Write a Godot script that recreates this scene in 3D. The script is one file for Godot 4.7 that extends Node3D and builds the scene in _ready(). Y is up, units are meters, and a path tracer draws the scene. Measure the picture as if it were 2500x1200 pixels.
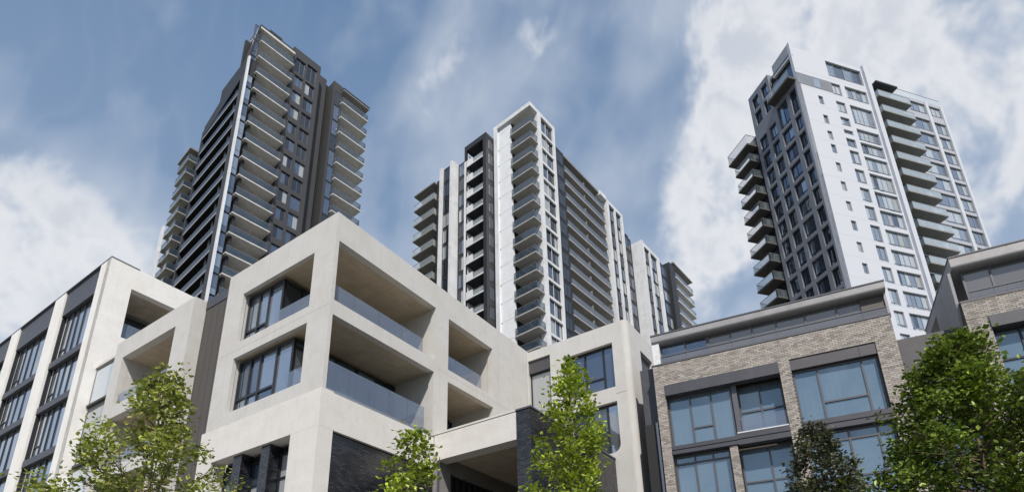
extends Node3D

# ---------------------------------------------------------------- mesh helper
class Mb:
	var v := PackedVector3Array()
	var n := PackedVector3Array()
	func quad(a: Vector3, b: Vector3, c: Vector3, d: Vector3, nn: Vector3) -> void:
		if (b - a).cross(c - a).dot(nn) > 0.0:
			v.append_array(PackedVector3Array([a, d, c, a, c, b]))
		else:
			v.append_array(PackedVector3Array([a, b, c, a, c, d]))
		n.append_array(PackedVector3Array([nn, nn, nn, nn, nn, nn]))
	func tri(a: Vector3, b: Vector3, c: Vector3, nn: Vector3) -> void:
		if (b - a).cross(c - a).dot(nn) > 0.0:
			v.append_array(PackedVector3Array([a, c, b]))
		else:
			v.append_array(PackedVector3Array([a, b, c]))
		n.append_array(PackedVector3Array([nn, nn, nn]))
	func box(x0: float, y0: float, z0: float, x1: float, y1: float, z1: float) -> void:
		var p := Vector3(minf(x0, x1), minf(y0, y1), minf(z0, z1))
		var q := Vector3(maxf(x0, x1), maxf(y0, y1), maxf(z0, z1))
		quad(Vector3(p.x, p.y, p.z), Vector3(p.x, q.y, p.z), Vector3(p.x, q.y, q.z), Vector3(p.x, p.y, q.z), Vector3.LEFT)
		quad(Vector3(q.x, p.y, p.z), Vector3(q.x, q.y, p.z), Vector3(q.x, q.y, q.z), Vector3(q.x, p.y, q.z), Vector3.RIGHT)
		quad(Vector3(p.x, p.y, p.z), Vector3(q.x, p.y, p.z), Vector3(q.x, p.y, q.z), Vector3(p.x, p.y, q.z), Vector3.DOWN)
		quad(Vector3(p.x, q.y, p.z), Vector3(q.x, q.y, p.z), Vector3(q.x, q.y, q.z), Vector3(p.x, q.y, q.z), Vector3.UP)
		quad(Vector3(p.x, p.y, p.z), Vector3(q.x, p.y, p.z), Vector3(q.x, q.y, p.z), Vector3(p.x, q.y, p.z), Vector3.FORWARD)
		quad(Vector3(p.x, p.y, q.z), Vector3(q.x, p.y, q.z), Vector3(q.x, q.y, q.z), Vector3(p.x, q.y, q.z), Vector3.BACK)
	# a block from w0 to w1 with rectangular openings [u0, u1, y0, y1]
	func wall(u0: float, u1: float, y0: float, y1: float, w0: float, w1: float, holes: Array = []) -> void:
		var us := [u0, u1]
		var ys := [y0, y1]
		for h in holes:
			for k in 2:
				if h[k] > u0 and h[k] < u1 and not us.has(h[k]): us.append(h[k])
				if h[k + 2] > y0 and h[k + 2] < y1 and not ys.has(h[k + 2]): ys.append(h[k + 2])
		us.sort()
		ys.sort()
		var solid := func(i: int, j: int) -> bool:
			if i < 0 or j < 0 or i >= us.size() - 1 or j >= ys.size() - 1: return false
			var cu: float = (us[i] + us[i + 1]) / 2.0
			var cy: float = (ys[j] + ys[j + 1]) / 2.0
			for h in holes:
				if cu > h[0] and cu < h[1] and cy > h[2] and cy < h[3]: return false
			return true
		for i in us.size() - 1:
			for j in ys.size() - 1:
				if not solid.call(i, j): continue
				var a: float = us[i]
				var b: float = us[i + 1]
				var c: float = ys[j]
				var d: float = ys[j + 1]
				quad(Vector3(a, c, w1), Vector3(b, c, w1), Vector3(b, d, w1), Vector3(a, d, w1), Vector3.BACK)
				quad(Vector3(a, c, w0), Vector3(b, c, w0), Vector3(b, d, w0), Vector3(a, d, w0), Vector3.FORWARD)
				if not solid.call(i - 1, j): quad(Vector3(a, c, w0), Vector3(a, d, w0), Vector3(a, d, w1), Vector3(a, c, w1), Vector3.LEFT)
				if not solid.call(i + 1, j): quad(Vector3(b, c, w0), Vector3(b, d, w0), Vector3(b, d, w1), Vector3(b, c, w1), Vector3.RIGHT)
				if not solid.call(i, j - 1): quad(Vector3(a, c, w0), Vector3(b, c, w0), Vector3(b, c, w1), Vector3(a, c, w1), Vector3.DOWN)
				if not solid.call(i, j + 1): quad(Vector3(a, d, w0), Vector3(b, d, w0), Vector3(b, d, w1), Vector3(a, d, w1), Vector3.UP)
	# outline (x, y pairs, convex, any direction) pushed along z
	func slab_of(pts: Array, z0: float, z1: float, smooth := false) -> void:
		var c := Vector2.ZERO
		for p in pts: c += p
		c /= pts.size()
		for i in range(1, pts.size() - 1):
			for zz in [z0, z1]:
				tri(Vector3(pts[0].x, pts[0].y, zz), Vector3(pts[i].x, pts[i].y, zz), Vector3(pts[i + 1].x, pts[i + 1].y, zz), Vector3.BACK if zz == maxf(z0, z1) else Vector3.FORWARD)
		for i in pts.size():
			var a: Vector2 = pts[i]
			var b: Vector2 = pts[(i + 1) % pts.size()]
			var o := (b - a).orthogonal().normalized()
			if o.dot((a + b) / 2.0 - c) < 0.0: o = -o
			quad(Vector3(a.x, a.y, z0), Vector3(b.x, b.y, z0), Vector3(b.x, b.y, z1), Vector3(a.x, a.y, z1), Vector3(o.x, o.y, 0))
	func tube(a: Vector3, b: Vector3, ra: float, rb: float, sides := 6) -> void:
		var d := (b - a).normalized()
		var s := d.cross(Vector3(0.31, 0.2, 0.93) if absf(d.y) > 0.7 else Vector3.UP).normalized()
		var t := d.cross(s)
		for i in sides:
			var f := TAU * i / sides
			var g := TAU * (i + 1) / sides
			var p := s * cos(f) + t * sin(f)
			var q := s * cos(g) + t * sin(g)
			quad(a + p * ra, a + q * ra, b + q * rb, b + p * rb, ((p + q) / 2.0).normalized())
	func mesh() -> ArrayMesh:
		var m := ArrayMesh.new()
		if v.is_empty(): return m
		var arr := []
		arr.resize(Mesh.ARRAY_MAX)
		arr[Mesh.ARRAY_VERTEX] = v
		arr[Mesh.ARRAY_NORMAL] = n
		m.add_surface_from_arrays(Mesh.PRIMITIVE_TRIANGLES, arr)
		return m

var M := {}
var cur: Node3D
var rng := RandomNumberGenerator.new()
var cache := {}
var unit_pane: ArrayMesh
const ID := Transform3D.IDENTITY
const EYE := Vector3(0, 1.6, 0)

func FL(x: float) -> Transform3D:   # a face that looks towards -x, u runs along z, w outwards
	return Transform3D(Basis(Vector3.UP, -PI / 2), Vector3(x, 0, 0))
func FR(z: float) -> Transform3D:   # a face that looks towards +z, u runs along x, w outwards
	return Transform3D(Basis.IDENTITY, Vector3(0, 0, z))
func FI(x: float) -> Transform3D:   # a face that looks towards +x, u runs along -z
	return Transform3D(Basis(Vector3.UP, PI / 2), Vector3(x, 0, 0))

func put(called: String, mesh: Mesh, mat: Material, xf := ID, parent: Node3D = null) -> MeshInstance3D:
	var o := MeshInstance3D.new()
	o.name = called
	o.mesh = mesh
	o.material_override = mat
	o.transform = xf
	(parent if parent else cur).add_child(o, true)
	return o
func bx(called: String, mat: Material, xf: Transform3D, u0: float, u1: float, y0: float, y1: float, w0: float, w1: float, parent: Node3D = null) -> MeshInstance3D:
	var b := Mb.new()
	b.box(u0, y0, w0, u1, y1, w1)
	return put(called, b.mesh(), mat, xf, parent)
func wl(called: String, mat: Material, xf: Transform3D, u0: float, u1: float, y0: float, y1: float, w0: float, w1: float, holes: Array = [], parent: Node3D = null) -> MeshInstance3D:
	var b := Mb.new()
	b.wall(u0, u1, y0, y1, w0, w1, holes)
	return put(called, b.mesh(), mat, xf, parent)
func kind(o: Node3D, k: String) -> Node3D:
	o.set_meta("kind", k)
	return o
func tag(o: Node3D, label: String, category: String, group := "") -> Node3D:
	o.set_meta("label", label)
	o.set_meta("category", category)
	if group != "": o.set_meta("group", group)
	return o
func begin(called: String, label: String, category: String, at: Vector3, yaw: float, group := "") -> Node3D:
	cur = Node3D.new()
	cur.name = called
	add_child(cur, true)
	cur.position = Vector3(at.x, 0, at.z)
	cur.rotation.y = deg_to_rad(90.0 - yaw)
	tag(cur, label, category, group)
	return cur

# window: frame mesh with its panes as children. mu: mullion positions, tr: [[y, ua, ub]]
func win(xf: Transform3D, u0: float, u1: float, y0: float, y1: float, w: float, mu: Array, tr: Array, fm: Material, pm: Array, ft := 0.06, fd := 0.1, called := "window", parent: Node3D = null) -> MeshInstance3D:
	var key := "%.2f %.2f %s %s %.3f %.3f" % [u1 - u0, y1 - y0, mu.map(func(a): return snappedf(a - u0, 0.01)), tr.map(func(a): return [snappedf(a[0] - y0, 0.01), snappedf(a[1] - u0, 0.01), snappedf(a[2] - u0, 0.01)]), ft, fd]
	if not cache.has(key):
		var b := Mb.new()
		var W := u1 - u0
		var H := y1 - y0
		b.wall(0, W, 0, H, -fd, 0, [[ft, W - ft, ft, H - ft]])
		for m in mu: b.box(m - u0 - ft * 0.5, ft, -fd + 0.004, m - u0 + ft * 0.5, H - ft, -0.003)
		for t in tr: b.box(maxf(t[1] - u0, ft), t[0] - y0 - ft * 0.5, -fd + 0.008, minf(t[2] - u0, W - ft), t[0] - y0 + ft * 0.5, -0.006)
		cache[key] = b.mesh()
	var o := put(called, cache[key], fm, xf * Transform3D(Basis.IDENTITY, Vector3(u0, y0, w)), parent)
	var us := [u0] + mu + [u1]
	for i in us.size() - 1:
		var ys := [y0]
		for t in tr:
			if (us[i] + us[i + 1]) / 2.0 > t[1] and (us[i] + us[i + 1]) / 2.0 < t[2]: ys.append(t[0])
		ys.append(y1)
		ys.sort()
		for j in ys.size() - 1:
			var pw: float = us[i + 1] - us[i] - ft * 0.7
			var ph: float = ys[j + 1] - ys[j] - ft * 0.7
			var tilt := Basis.from_euler(Vector3(rng.randf_range(-0.012, 0.012), rng.randf_range(-0.014, 0.014), 0))
			put("pane", unit_pane, pm[rng.randi() % pm.size()], Transform3D(tilt * Basis.from_scale(Vector3(pw, ph, 1)), Vector3((us[i] + us[i + 1]) / 2.0 - u0, (ys[j] + ys[j + 1]) / 2.0 - y0, -fd * 0.6)), o)
	return o

func glass_rail(parent: Node3D, xf: Transform3D, u0: float, u1: float, y0: float, y1: float, w: float, step: float, mat: Material, rail := true) -> void:
	var n := maxi(1, roundi((u1 - u0) / step))
	var s := (u1 - u0) / n
	for i in n:
		put("glass_panel", unit_pane, mat, xf * Transform3D(Basis.from_scale(Vector3(s - 0.02, y1 - y0, 1)), Vector3(u0 + s * (i + 0.5), (y0 + y1) / 2.0, w)), parent)
	if rail:
		bx("handrail", M.steel, xf, u0, u1, y1 + 0.002, y1 + 0.05, w - 0.03, w + 0.03, parent)

# balcony slab standing out of face xf between w0 and w1; the slab's underside at y. sides: "l", "r"
func balcony(xf: Transform3D, u0: float, u1: float, y: float, w0: float, w1: float, th: float, mat: Material, gm: Material, rail_h := 1.05, sides := "lr", step := 1.5, inset := 0.06, split := []) -> MeshInstance3D:
	var b := Mb.new()
	b.box(u0, 0, w0, u1, th, w1)
	var o := put("balcony", b.mesh(), mat, xf * Transform3D(Basis.IDENTITY, Vector3(0, y, 0)))
	glass_rail(o, ID, u0 + inset, u1 - inset, th + 0.02, th + rail_h, w1 - inset, step, gm)
	if "l" in sides: glass_rail(o, FL(u0 + inset), w0 + 0.05, w1 - inset - 0.02, th + 0.02, th + rail_h, 0, step, gm)
	if "r" in sides: glass_rail(o, FL(u1 - inset), w0 + 0.05, w1 - inset - 0.02, th + 0.02, th + rail_h, 0, step, gm)
	for s in split:
		bx("divider", M.grey_panel, ID, s - 0.05, s + 0.05, th, th + 2.0, w0, w1 - 0.2, o)
	return o

# running-bond bricks over rectangles [u0, u1, y0, y1] of a face; the nearest 300 are parts, the rest one joined part
func bricks(xf: Transform3D, rects: Array, w: float, mats: Array, cols: Array, singles := 300, L := 0.20, H := 0.066, J := 0.012) -> void:
	var base := cur.transform * xf
	var all := []
	for r in rects:
		var row := 0
		var y: float = r[2]
		while y + H <= r[3] + 0.02:
			var u: float = r[0] - (0.0 if row % 2 == 0 else (L + J) / 2.0)
			while u < r[1] - 0.02:
				var a := maxf(u, r[0])
				var b := minf(u + L, r[1])
				if b - a > 0.03:
					var t := Transform3D(Basis.from_scale(Vector3(b - a, minf(H, r[3] - y), 1)), Vector3((a + b) / 2.0, y + H / 2.0, w + rng.randf_range(-0.004, 0.004)))
					all.append([(base * t.origin).distance_to(EYE), t, rng.randi() % mats.size()])
				u += L + J
			y += H + J
			row += 1
	all.sort_custom(func(a, b): return a[0] < b[0])
	if not cache.has("brick"):
		var b := Mb.new()
		b.box(-0.5, -0.5, -0.03, 0.5, 0.5, 0.012)
		cache["brick"] = b.mesh()
	for i in mini(singles, all.size()):
		put("brick", cache["brick"], mats[all[i][2]], xf * all[i][1])
	if all.size() > singles:
		var mm := MultiMesh.new()
		mm.transform_format = MultiMesh.TRANSFORM_3D
		mm.use_colors = true
		mm.mesh = cache["brick"]
		mm.instance_count = all.size() - singles
		for i in range(singles, all.size()):
			mm.set_instance_transform(i - singles, all[i][1])
			mm.set_instance_color(i - singles, cols[all[i][2]])
		var o := MultiMeshInstance3D.new()
		o.name = "brickwork"
		o.multimesh = mm
		o.material_override = M.tinted if mats[0] != M.black_brick_0 else M.tinted_gloss
		o.transform = xf
		cur.add_child(o, true)
		kind(o, "stuff")

# ---------------------------------------------------------------- materials
func lin(r: float, g: float, b: float) -> Color:
	return Color(r, g, b).linear_to_srgb()
func mat(c: Color, rough := 0.8, metal := 0.0, spec := 0.5) -> StandardMaterial3D:
	var m := StandardMaterial3D.new()
	m.albedo_color = c
	m.roughness = rough
	m.metallic = metal
	m.metallic_specular = spec
	return m
func grain(seed_: int, streak: float, depth: float, fine: float) -> ImageTexture:
	var a := FastNoiseLite.new()
	a.seed = seed_
	a.noise_type = FastNoiseLite.TYPE_SIMPLEX_SMOOTH
	a.frequency = 1.0
	a.fractal_octaves = 4
	var img := Image.create(384, 384, false, Image.FORMAT_RGB8)
	for y in 384:
		for x in 384:
			var f := TAU * x / 384.0
			var g := TAU * y / 384.0
			var n1 := a.get_noise_3d(cos(f) * 0.9, sin(f) * 0.9, sin(g) * 0.9 + cos(g) * 1.7)
			var n2 := a.get_noise_3d(cos(f) * 3.5, sin(f) * 3.5, 7.0 + sin(g) * 1.3)
			var n3 := a.get_noise_3d(x * 0.31, y * 0.31, 20.0)
			var t := 1.0 - depth * (0.5 + 0.9 * n1) - streak * maxf(0.0, n2 + 0.05) - fine * (0.5 + n3)
			t = clampf(t, 0.0, 1.0)
			img.set_pixel(x, y, Color(t, t * (1.0 - 0.015 * maxf(n1, 0.0)), t * (1.0 - 0.035 * maxf(n1, 0.0))))
	img.generate_mipmaps()
	return ImageTexture.create_from_image(img)
func tex(m: StandardMaterial3D, t: Texture2D, sx: float, sy: float) -> StandardMaterial3D:
	m.albedo_texture = t
	m.uv1_triplanar = true
	m.uv1_scale = Vector3(sx, sy, sx)
	return m
func clear(c: Color, a: float, spec := 0.5) -> StandardMaterial3D:
	var m := mat(c, 0.04, 0.0, spec)
	m.transparency = BaseMaterial3D.TRANSPARENCY_ALPHA
	m.albedo_color.a = a
	return m

func materials() -> void:
	var g1 := grain(3, 0.03, 0.03, 0.05)
	var g2 := grain(8, 0.05, 0.08, 0.10)
	M.concrete = tex(mat(lin(0.59, 0.588, 0.58), 0.85), g1, 0.16, 0.13)
	M.band = tex(mat(lin(0.70, 0.688, 0.672), 0.85), g1, 0.14, 0.15)
	M.pale = tex(mat(lin(0.84, 0.838, 0.825), 0.85), g1, 0.12, 0.10)
	M.soffit = tex(mat(lin(0.62, 0.54, 0.43), 0.85), g2, 0.2, 0.2)
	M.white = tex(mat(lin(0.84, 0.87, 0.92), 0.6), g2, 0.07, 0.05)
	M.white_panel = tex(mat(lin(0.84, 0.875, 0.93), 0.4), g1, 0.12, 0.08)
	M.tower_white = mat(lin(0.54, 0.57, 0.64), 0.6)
	M.slab = tex(mat(lin(0.72, 0.72, 0.72), 0.8), g2, 0.2, 0.2)
	M.slab_grey = tex(mat(lin(0.30, 0.30, 0.30), 0.8), g2, 0.2, 0.2)
	M.slab_dark = tex(mat(lin(0.10, 0.10, 0.10), 0.8), g2, 0.2, 0.2)
	M.slab_mid = tex(mat(lin(0.46, 0.455, 0.45), 0.8), g2, 0.2, 0.2)
	M.concrete_joint = mat(lin(0.38, 0.375, 0.37), 0.9)
	M.joint = mat(lin(0.05, 0.048, 0.045), 0.9)
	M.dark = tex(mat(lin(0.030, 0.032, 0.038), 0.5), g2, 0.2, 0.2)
	M.black = mat(lin(0.010, 0.011, 0.013), 0.6)
	M.slate = tex(mat(lin(0.075, 0.078, 0.098), 0.45), g2, 0.25, 0.25)
	M.brown = tex(mat(lin(0.085, 0.077, 0.072), 0.6), g1, 0.16, 0.1)
	M.tower_brown = tex(mat(lin(0.046, 0.048, 0.056), 0.6), g1, 0.08, 0.06)
	M.gallery = mat(lin(0.26, 0.27, 0.31), 0.5)
	M.tower_grey = tex(mat(lin(0.245, 0.268, 0.32), 0.45), g2, 0.08, 0.06)
	M.tower_dark = tex(mat(lin(0.022, 0.024, 0.031), 0.5), g2, 0.1, 0.1)
	M.steel = mat(lin(0.35, 0.36, 0.38), 0.35, 0.7)
	M.frame = mat(lin(0.018, 0.020, 0.026), 0.4)
	M.frame_grey = mat(lin(0.10, 0.105, 0.125), 0.4)
	M.frame_light = mat(lin(0.24, 0.25, 0.28), 0.4)
	M.spandrel_light = mat(lin(0.40, 0.42, 0.48), 0.5)
	M.frame_white = mat(lin(0.7, 0.7, 0.7), 0.5)
	M.grey_panel = tex(mat(lin(0.30, 0.29, 0.29), 0.6), g2, 0.2, 0.2)
	M.purple_panel = tex(mat(lin(0.085, 0.083, 0.095), 0.5), g2, 0.2, 0.2)
	M.canopy = tex(mat(lin(0.37, 0.365, 0.39), 0.4), g2, 0.15, 0.15)
	M.mortar = mat(lin(0.15, 0.135, 0.125), 0.95)
	M.mortar_dark = mat(lin(0.006, 0.006, 0.007), 0.9)
	M.room = mat(lin(0.30, 0.28, 0.25), 0.9)
	M.curtain = mat(lin(0.70, 0.70, 0.69), 0.9)
	M.curtain.backlight_enabled = true
	M.curtain.backlight = Color(0.35, 0.35, 0.35)
	# glass
	M.glass_blue = mat(lin(0.40, 0.47, 0.56), 0.03, 0.85, 0.6)
	M.glass_deep = mat(lin(0.17, 0.22, 0.30), 0.03, 0.8, 0.6)
	M.glass_dark = mat(lin(0.07, 0.085, 0.11), 0.04, 0.7, 0.6)
	M.glass_sky = mat(lin(0.50, 0.58, 0.66), 0.03, 0.85, 0.6)
	M.glass_smoke = mat(lin(0.22, 0.215, 0.225), 0.08, 0.45, 0.8)
	M.rail_smoke = clear(lin(0.16, 0.17, 0.20), 0.5, 0.9)
	M.rail_night = clear(lin(0.02, 0.025, 0.035), 0.5, 0.4)
	M.rail_thin = clear(lin(0.22, 0.27, 0.30), 0.16, 0.8)
	M.rail_pale = clear(lin(0.48, 0.56, 0.64), 0.5, 0.8)
	M.glass_blind = mat(lin(0.42, 0.45, 0.47), 0.12, 0.3, 0.8)
	M.glass_pale = mat(lin(0.58, 0.64, 0.70), 0.08, 0.45, 0.8)
	M.rail_glass = clear(lin(0.16, 0.21, 0.31), 0.40, 0.9)
	M.rail_dark = clear(lin(0.05, 0.08, 0.12), 0.45, 0.8)
	M.rail_frost = clear(lin(0.13, 0.16, 0.21), 0.6, 0.8)
	M.rail_clear = clear(lin(0.65, 0.74, 0.80), 0.22, 0.8)
	M.room_glass = clear(lin(0.24, 0.36, 0.48), 0.36, 0.9)
	M.room_glass.metallic = 0.4
	var wave := FastNoiseLite.new()
	wave.seed = 5
	wave.noise_type = FastNoiseLite.TYPE_SIMPLEX_SMOOTH
	wave.frequency = 0.02
	wave.fractal_octaves = 2
	var wt := NoiseTexture2D.new()
	wt.width = 256
	wt.height = 256
	wt.seamless = true
	wt.as_normal_map = true
	wt.bump_strength = 4.0
	wt.noise = wave
	for k in ["glass_blue", "glass_deep", "glass_sky", "glass_pale", "room_glass"]:
		M[k].normal_enabled = true
		M[k].normal_texture = wt
		M[k].normal_scale = 0.06
		M[k].uv1_triplanar = true
		M[k].uv1_world_triplanar = true
		M[k].uv1_scale = Vector3(0.22, 0.16, 0.22)
	# bricks
	var tan := [Color(0.375, 0.345, 0.318), Color(0.345, 0.315, 0.29), Color(0.43, 0.40, 0.375), Color(0.29, 0.263, 0.243), Color(0.33, 0.308, 0.292), Color(0.39, 0.36, 0.332), Color(0.245, 0.225, 0.213)]
	var blk := [Color(0.016, 0.017, 0.022), Color(0.009, 0.010, 0.013), Color(0.030, 0.031, 0.039), Color(0.019, 0.019, 0.023)]
	M.tan_cols = tan
	M.blk_cols = blk
	M.tan = []
	M.blk = []
	for c in tan: M.tan.append(mat(c.linear_to_srgb(), 0.9))
	for c in blk: M.blk.append(mat(c.linear_to_srgb(), 0.22, 0.0, 0.9))
	M.black_brick_0 = M.blk[0]
	M.tinted = mat(Color.WHITE, 0.9)
	M.tinted.vertex_color_use_as_albedo = true
	M.tinted_gloss = mat(Color.WHITE, 0.22, 0.0, 0.9)
	M.tinted_gloss.vertex_color_use_as_albedo = true
	M.bark = tex(mat(lin(0.16, 0.12, 0.085), 0.9), g1, 2.0, 1.0)
	M.bark_pale = tex(mat(lin(0.42, 0.38, 0.30), 0.9), g1, 2.0, 1.0)
	M.asphalt = tex(mat(lin(0.05, 0.05, 0.052), 0.9), g2, 0.3, 0.3)
	M.paving = tex(mat(lin(0.30, 0.29, 0.27), 0.9), g2, 0.3, 0.3)
	M.grass = tex(mat(lin(0.10, 0.12, 0.06), 0.95), g2, 0.1, 0.1)
	M.paint = mat(lin(0.7, 0.7, 0.68), 0.8)

# ---------------------------------------------------------------- sky
func build_sky() -> void:
	var W := 2048
	var H := 1024
	var img := Image.create(W, H, false, Image.FORMAT_RGBF)
	var n := FastNoiseLite.new()
	n.seed = 11
	n.noise_type = FastNoiseLite.TYPE_SIMPLEX_SMOOTH
	n.frequency = 1.0
	n.fractal_octaves = 7
	n.fractal_gain = 0.6
	n.fractal_lacunarity = 2.15
	var w := FastNoiseLite.new()
	w.seed = 4
	w.noise_type = FastNoiseLite.TYPE_SIMPLEX_SMOOTH
	w.frequency = 1.0
	w.fractal_octaves = 3
	# direction x, y, z, spread in radians, amount of cloud (negative: clear air)
	var blobs := [[-0.600, 0.595, -0.556, 0.07, 0.5], [-0.569, 0.540, -0.620, 0.085, 0.65], [-0.611, 0.469, -0.638, 0.10, 0.7], [-0.522, 0.524, -0.673, 0.05, 0.4],
		[-0.127, 0.765, -0.632, 0.019, 0.46], [-0.102, 0.779, -0.619, 0.019, 0.46], [-0.081, 0.792, -0.605, 0.019, 0.44], [-0.06, 0.806, -0.588, 0.02, 0.4], [-0.106, 0.750, -0.653, 0.014, 0.45], [0.035, 0.813, -0.581, 0.019, 0.42], [0.052, 0.806, -0.59, 0.02, 0.46], [0.078, 0.820, -0.567, 0.022, 0.42],
		[0.290, 0.782, -0.565, 0.045, 0.45], [0.280, 0.722, -0.639, 0.038, 0.6], [0.273, 0.655, -0.699, 0.045, 0.7], [0.314, 0.591, -0.743, 0.067, 0.75], [0.273, 0.557, -0.784, 0.047, 0.5],
		[0.370, 0.759, -0.536, 0.09, 0.7], [0.494, 0.704, -0.510, 0.12, 0.65], [0.591, 0.582, -0.559, 0.11, 0.6], [0.353, 0.643, -0.679, 0.09, 0.75],
		[-0.453, 0.688, -0.566, 0.15, -0.6], [-0.260, 0.772, -0.580, 0.14, -0.6], [-0.172, 0.685, -0.707, 0.08, -0.3], [0.130, 0.705, -0.697, 0.085, -0.3], [0.150, 0.800, -0.581, 0.06, -0.2], [-0.60, 0.66, -0.46, 0.12, -0.55]]
	var under := Color(0.30, 0.30, 0.30)
	for py in H:
		var el := PI / 2.0 - PI * (py + 0.5) / H
		if el < -0.02:
			img.fill_rect(Rect2i(0, py, W, H - py), under)
			break
		var ce := cos(el)
		var se := sin(el)
		var t := clampf(se, 0.0, 1.0)
		var blue := Color(0.36, 0.47, 0.64).lerp(Color(0.118, 0.215, 0.385), clampf(pow(t, 1.5) * 1.18, 0.0, 1.0))
		for px in W:
			var az := TAU * (px + 0.5) / W
			var d := Vector3(sin(az) * ce, se, -cos(az) * ce)
			var bias := 0.0
			for b in blobs:
				var dx: float = d.x - b[0]
				var dy: float = d.y - b[1]
				var dz: float = d.z - b[2]
				var q: float = (dx * dx + dy * dy + dz * dz) / (b[3] * b[3])
				if q < 7.0: bias += b[4] * exp(-0.7 * q)
			var wx := w.get_noise_3d(d.x * 4.0, d.y * 4.0, d.z * 4.0)
			var wy := w.get_noise_3d(d.x * 4.0 + 7.0, d.y * 4.0, d.z * 4.0)
			var a := n.get_noise_3d(d.x * 9.0 + wx * 0.55, d.y * 6.5 + wy * 0.55, d.z * 9.0)
			var c := n.get_noise_3d(d.x * 1.3 + 4.0, d.y * 1.3, d.z * 1.3)
			# thin streaks that lean to the right as they climb
			var e := w.get_noise_3d(d.x * 8.0 - d.y * 4.0 + wx * 0.3, 14.0 + d.y * 1.6, d.z * 8.0)
			var away := smoothstep(0.25, -0.15, -d.z - absf(d.x) * 0.5)   # behind the camera the cloud comes and goes by itself
			var f := lerpf(-0.10, 0.14, away) + a * (0.50 + 0.5 * clampf(bias, 0.0, 0.8) + 0.3 * away) + c * 0.25 + clampf(bias, -0.75, 0.95)
			f += n.get_noise_3d(d.x * 30.0 + wx, d.y * 24.0, d.z * 30.0) * 0.20 * smoothstep(-0.3, 0.3, f)
			var k := smoothstep(0.06, 0.85, f)
			var veil := clampf(0.27 + e * 0.26 + a * 0.10 + c * 0.22 + minf(bias, 0.0) * 0.42, 0.0, 0.5)
			var across := d.x * 0.87 - d.y * 0.5
			var thread := pow(1.0 - absf(w.get_noise_3d(across * 16.0 + wx * 0.5, (d.x * 0.5 + d.y * 0.87) * 2.6, 31.0 + d.z * 3.0)), 6.0)
			veil = clampf(veil + thread * 0.09 * clampf(0.4 + c, 0.0, 1.0), 0.0, 0.6)
			k = 1.0 - (1.0 - k) * (1.0 - veil)
			var thick := smoothstep(0.6, 1.4, f + a * 0.6)
			var white := Color(0.77, 0.81, 0.875).lerp(Color(0.80, 0.815, 0.85), smoothstep(0.2, 0.6, f))
			white = white.lerp(Color(0.60, 0.64, 0.715), thick * (0.55 + 0.8 * wx))
			img.set_pixel(px, py, blue.lerp(white, k * 0.96))
	var sm := PanoramaSkyMaterial.new()
	sm.panorama = ImageTexture.create_from_image(img)
	var env := Environment.new()
	env.background_mode = Environment.BG_SKY
	env.sky = Sky.new()
	env.sky.sky_material = sm
	env.tonemap_mode = Environment.TONE_MAPPER_LINEAR
	env.tonemap_exposure = 1.0
	env.sdfgi_enabled = true
	env.ssao_enabled = true
	env.ssil_enabled = true
	var we := WorldEnvironment.new()
	we.name = "world_environment"
	we.environment = env
	add_child(we)

func _ready() -> void:
	rng.seed = 7
	# camera: a wide lens shifted upwards, standing at eye height in the street
	var cam := Camera3D.new()
	cam.name = "camera"
	cam.projection = Camera3D.PROJECTION_FRUSTUM
	cam.near = 0.1
	cam.far = 2500.0
	cam.size = 0.1 * 1200.0 / 1493.6
	cam.frustum_offset = Vector2(0, 0.1 * 506.5 / 1493.6)
	cam.transform = Transform3D(Basis(Vector3.RIGHT, deg_to_rad(20.16)) * Basis(Vector3.BACK, deg_to_rad(-1.27)), EYE)
	add_child(cam)
	cam.current = true
	build_sky()
	var sun := DirectionalLight3D.new()
	sun.name = "sun"
	sun.light_color = Color(1.0, 0.965, 0.92)
	sun.light_energy = 1.5
	sun.light_angular_distance = 0.53
	sun.shadow_enabled = true
	var sd := Vector3(0.093, 0.743, 0.663)
	sun.transform = Transform3D(Basis.looking_at(-sd, Vector3.UP), Vector3(0, 60, 0))
	add_child(sun)
	materials()
	var p := Mb.new()
	p.box(-0.5, -0.5, -0.006, 0.5, 0.5, 0.006)
	unit_pane = p.mesh()
	ground()
	corner_building()
	courtyard_house()
	brick_pier()
	gateway()
	loggia_house()
	left_block()
	brick_house()
	brick_house_right()
	tower_dark()
	tower_mid()
	tower_right()
	trees()

# ---------------------------------------------------------------- ground
func ground() -> void:
	cur = self
	var g := Mb.new()
	g.box(-900, -1.0, -900, 900, -0.15, 900)
	kind(put("ground", g.mesh(), M.grass), "structure")
	var along := Transform3D(Basis(Vector3.UP, deg_to_rad(30.0)), Vector3.ZERO)
	var r := Mb.new()
	r.box(-200, -0.146, -6.5, 200, -0.12, 5.0)
	kind(put("road", r.mesh(), M.asphalt, along), "structure")
	var k := Mb.new()
	k.box(-200, -0.146, -70, 200, 0.0, -6.5)
	kind(put("pavement", k.mesh(), M.paving, along), "structure")
	var s := Mb.new()
	s.box(-200, -0.146, 5.0, 200, 0.0, 11.0)
	kind(put("pavement_001", s.mesh(), M.paving, along), "structure")
	var l := Mb.new()
	for i in range(-30, 31): l.box(i * 6.0, -0.119, -0.8, i * 6.0 + 3.0, -0.115, -0.68)
	kind(put("road_marking", l.mesh(), M.paint, along), "structure")

const CEN := Vector3(-6.4952, 0, -18.9159)
const CY := 33.8
func cen(x: float, z: float) -> Vector3:
	var a := deg_to_rad(CY)
	return CEN + Vector3(sin(a), 0, -cos(a)) * x + Vector3(cos(a), 0, sin(a)) * z

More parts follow.
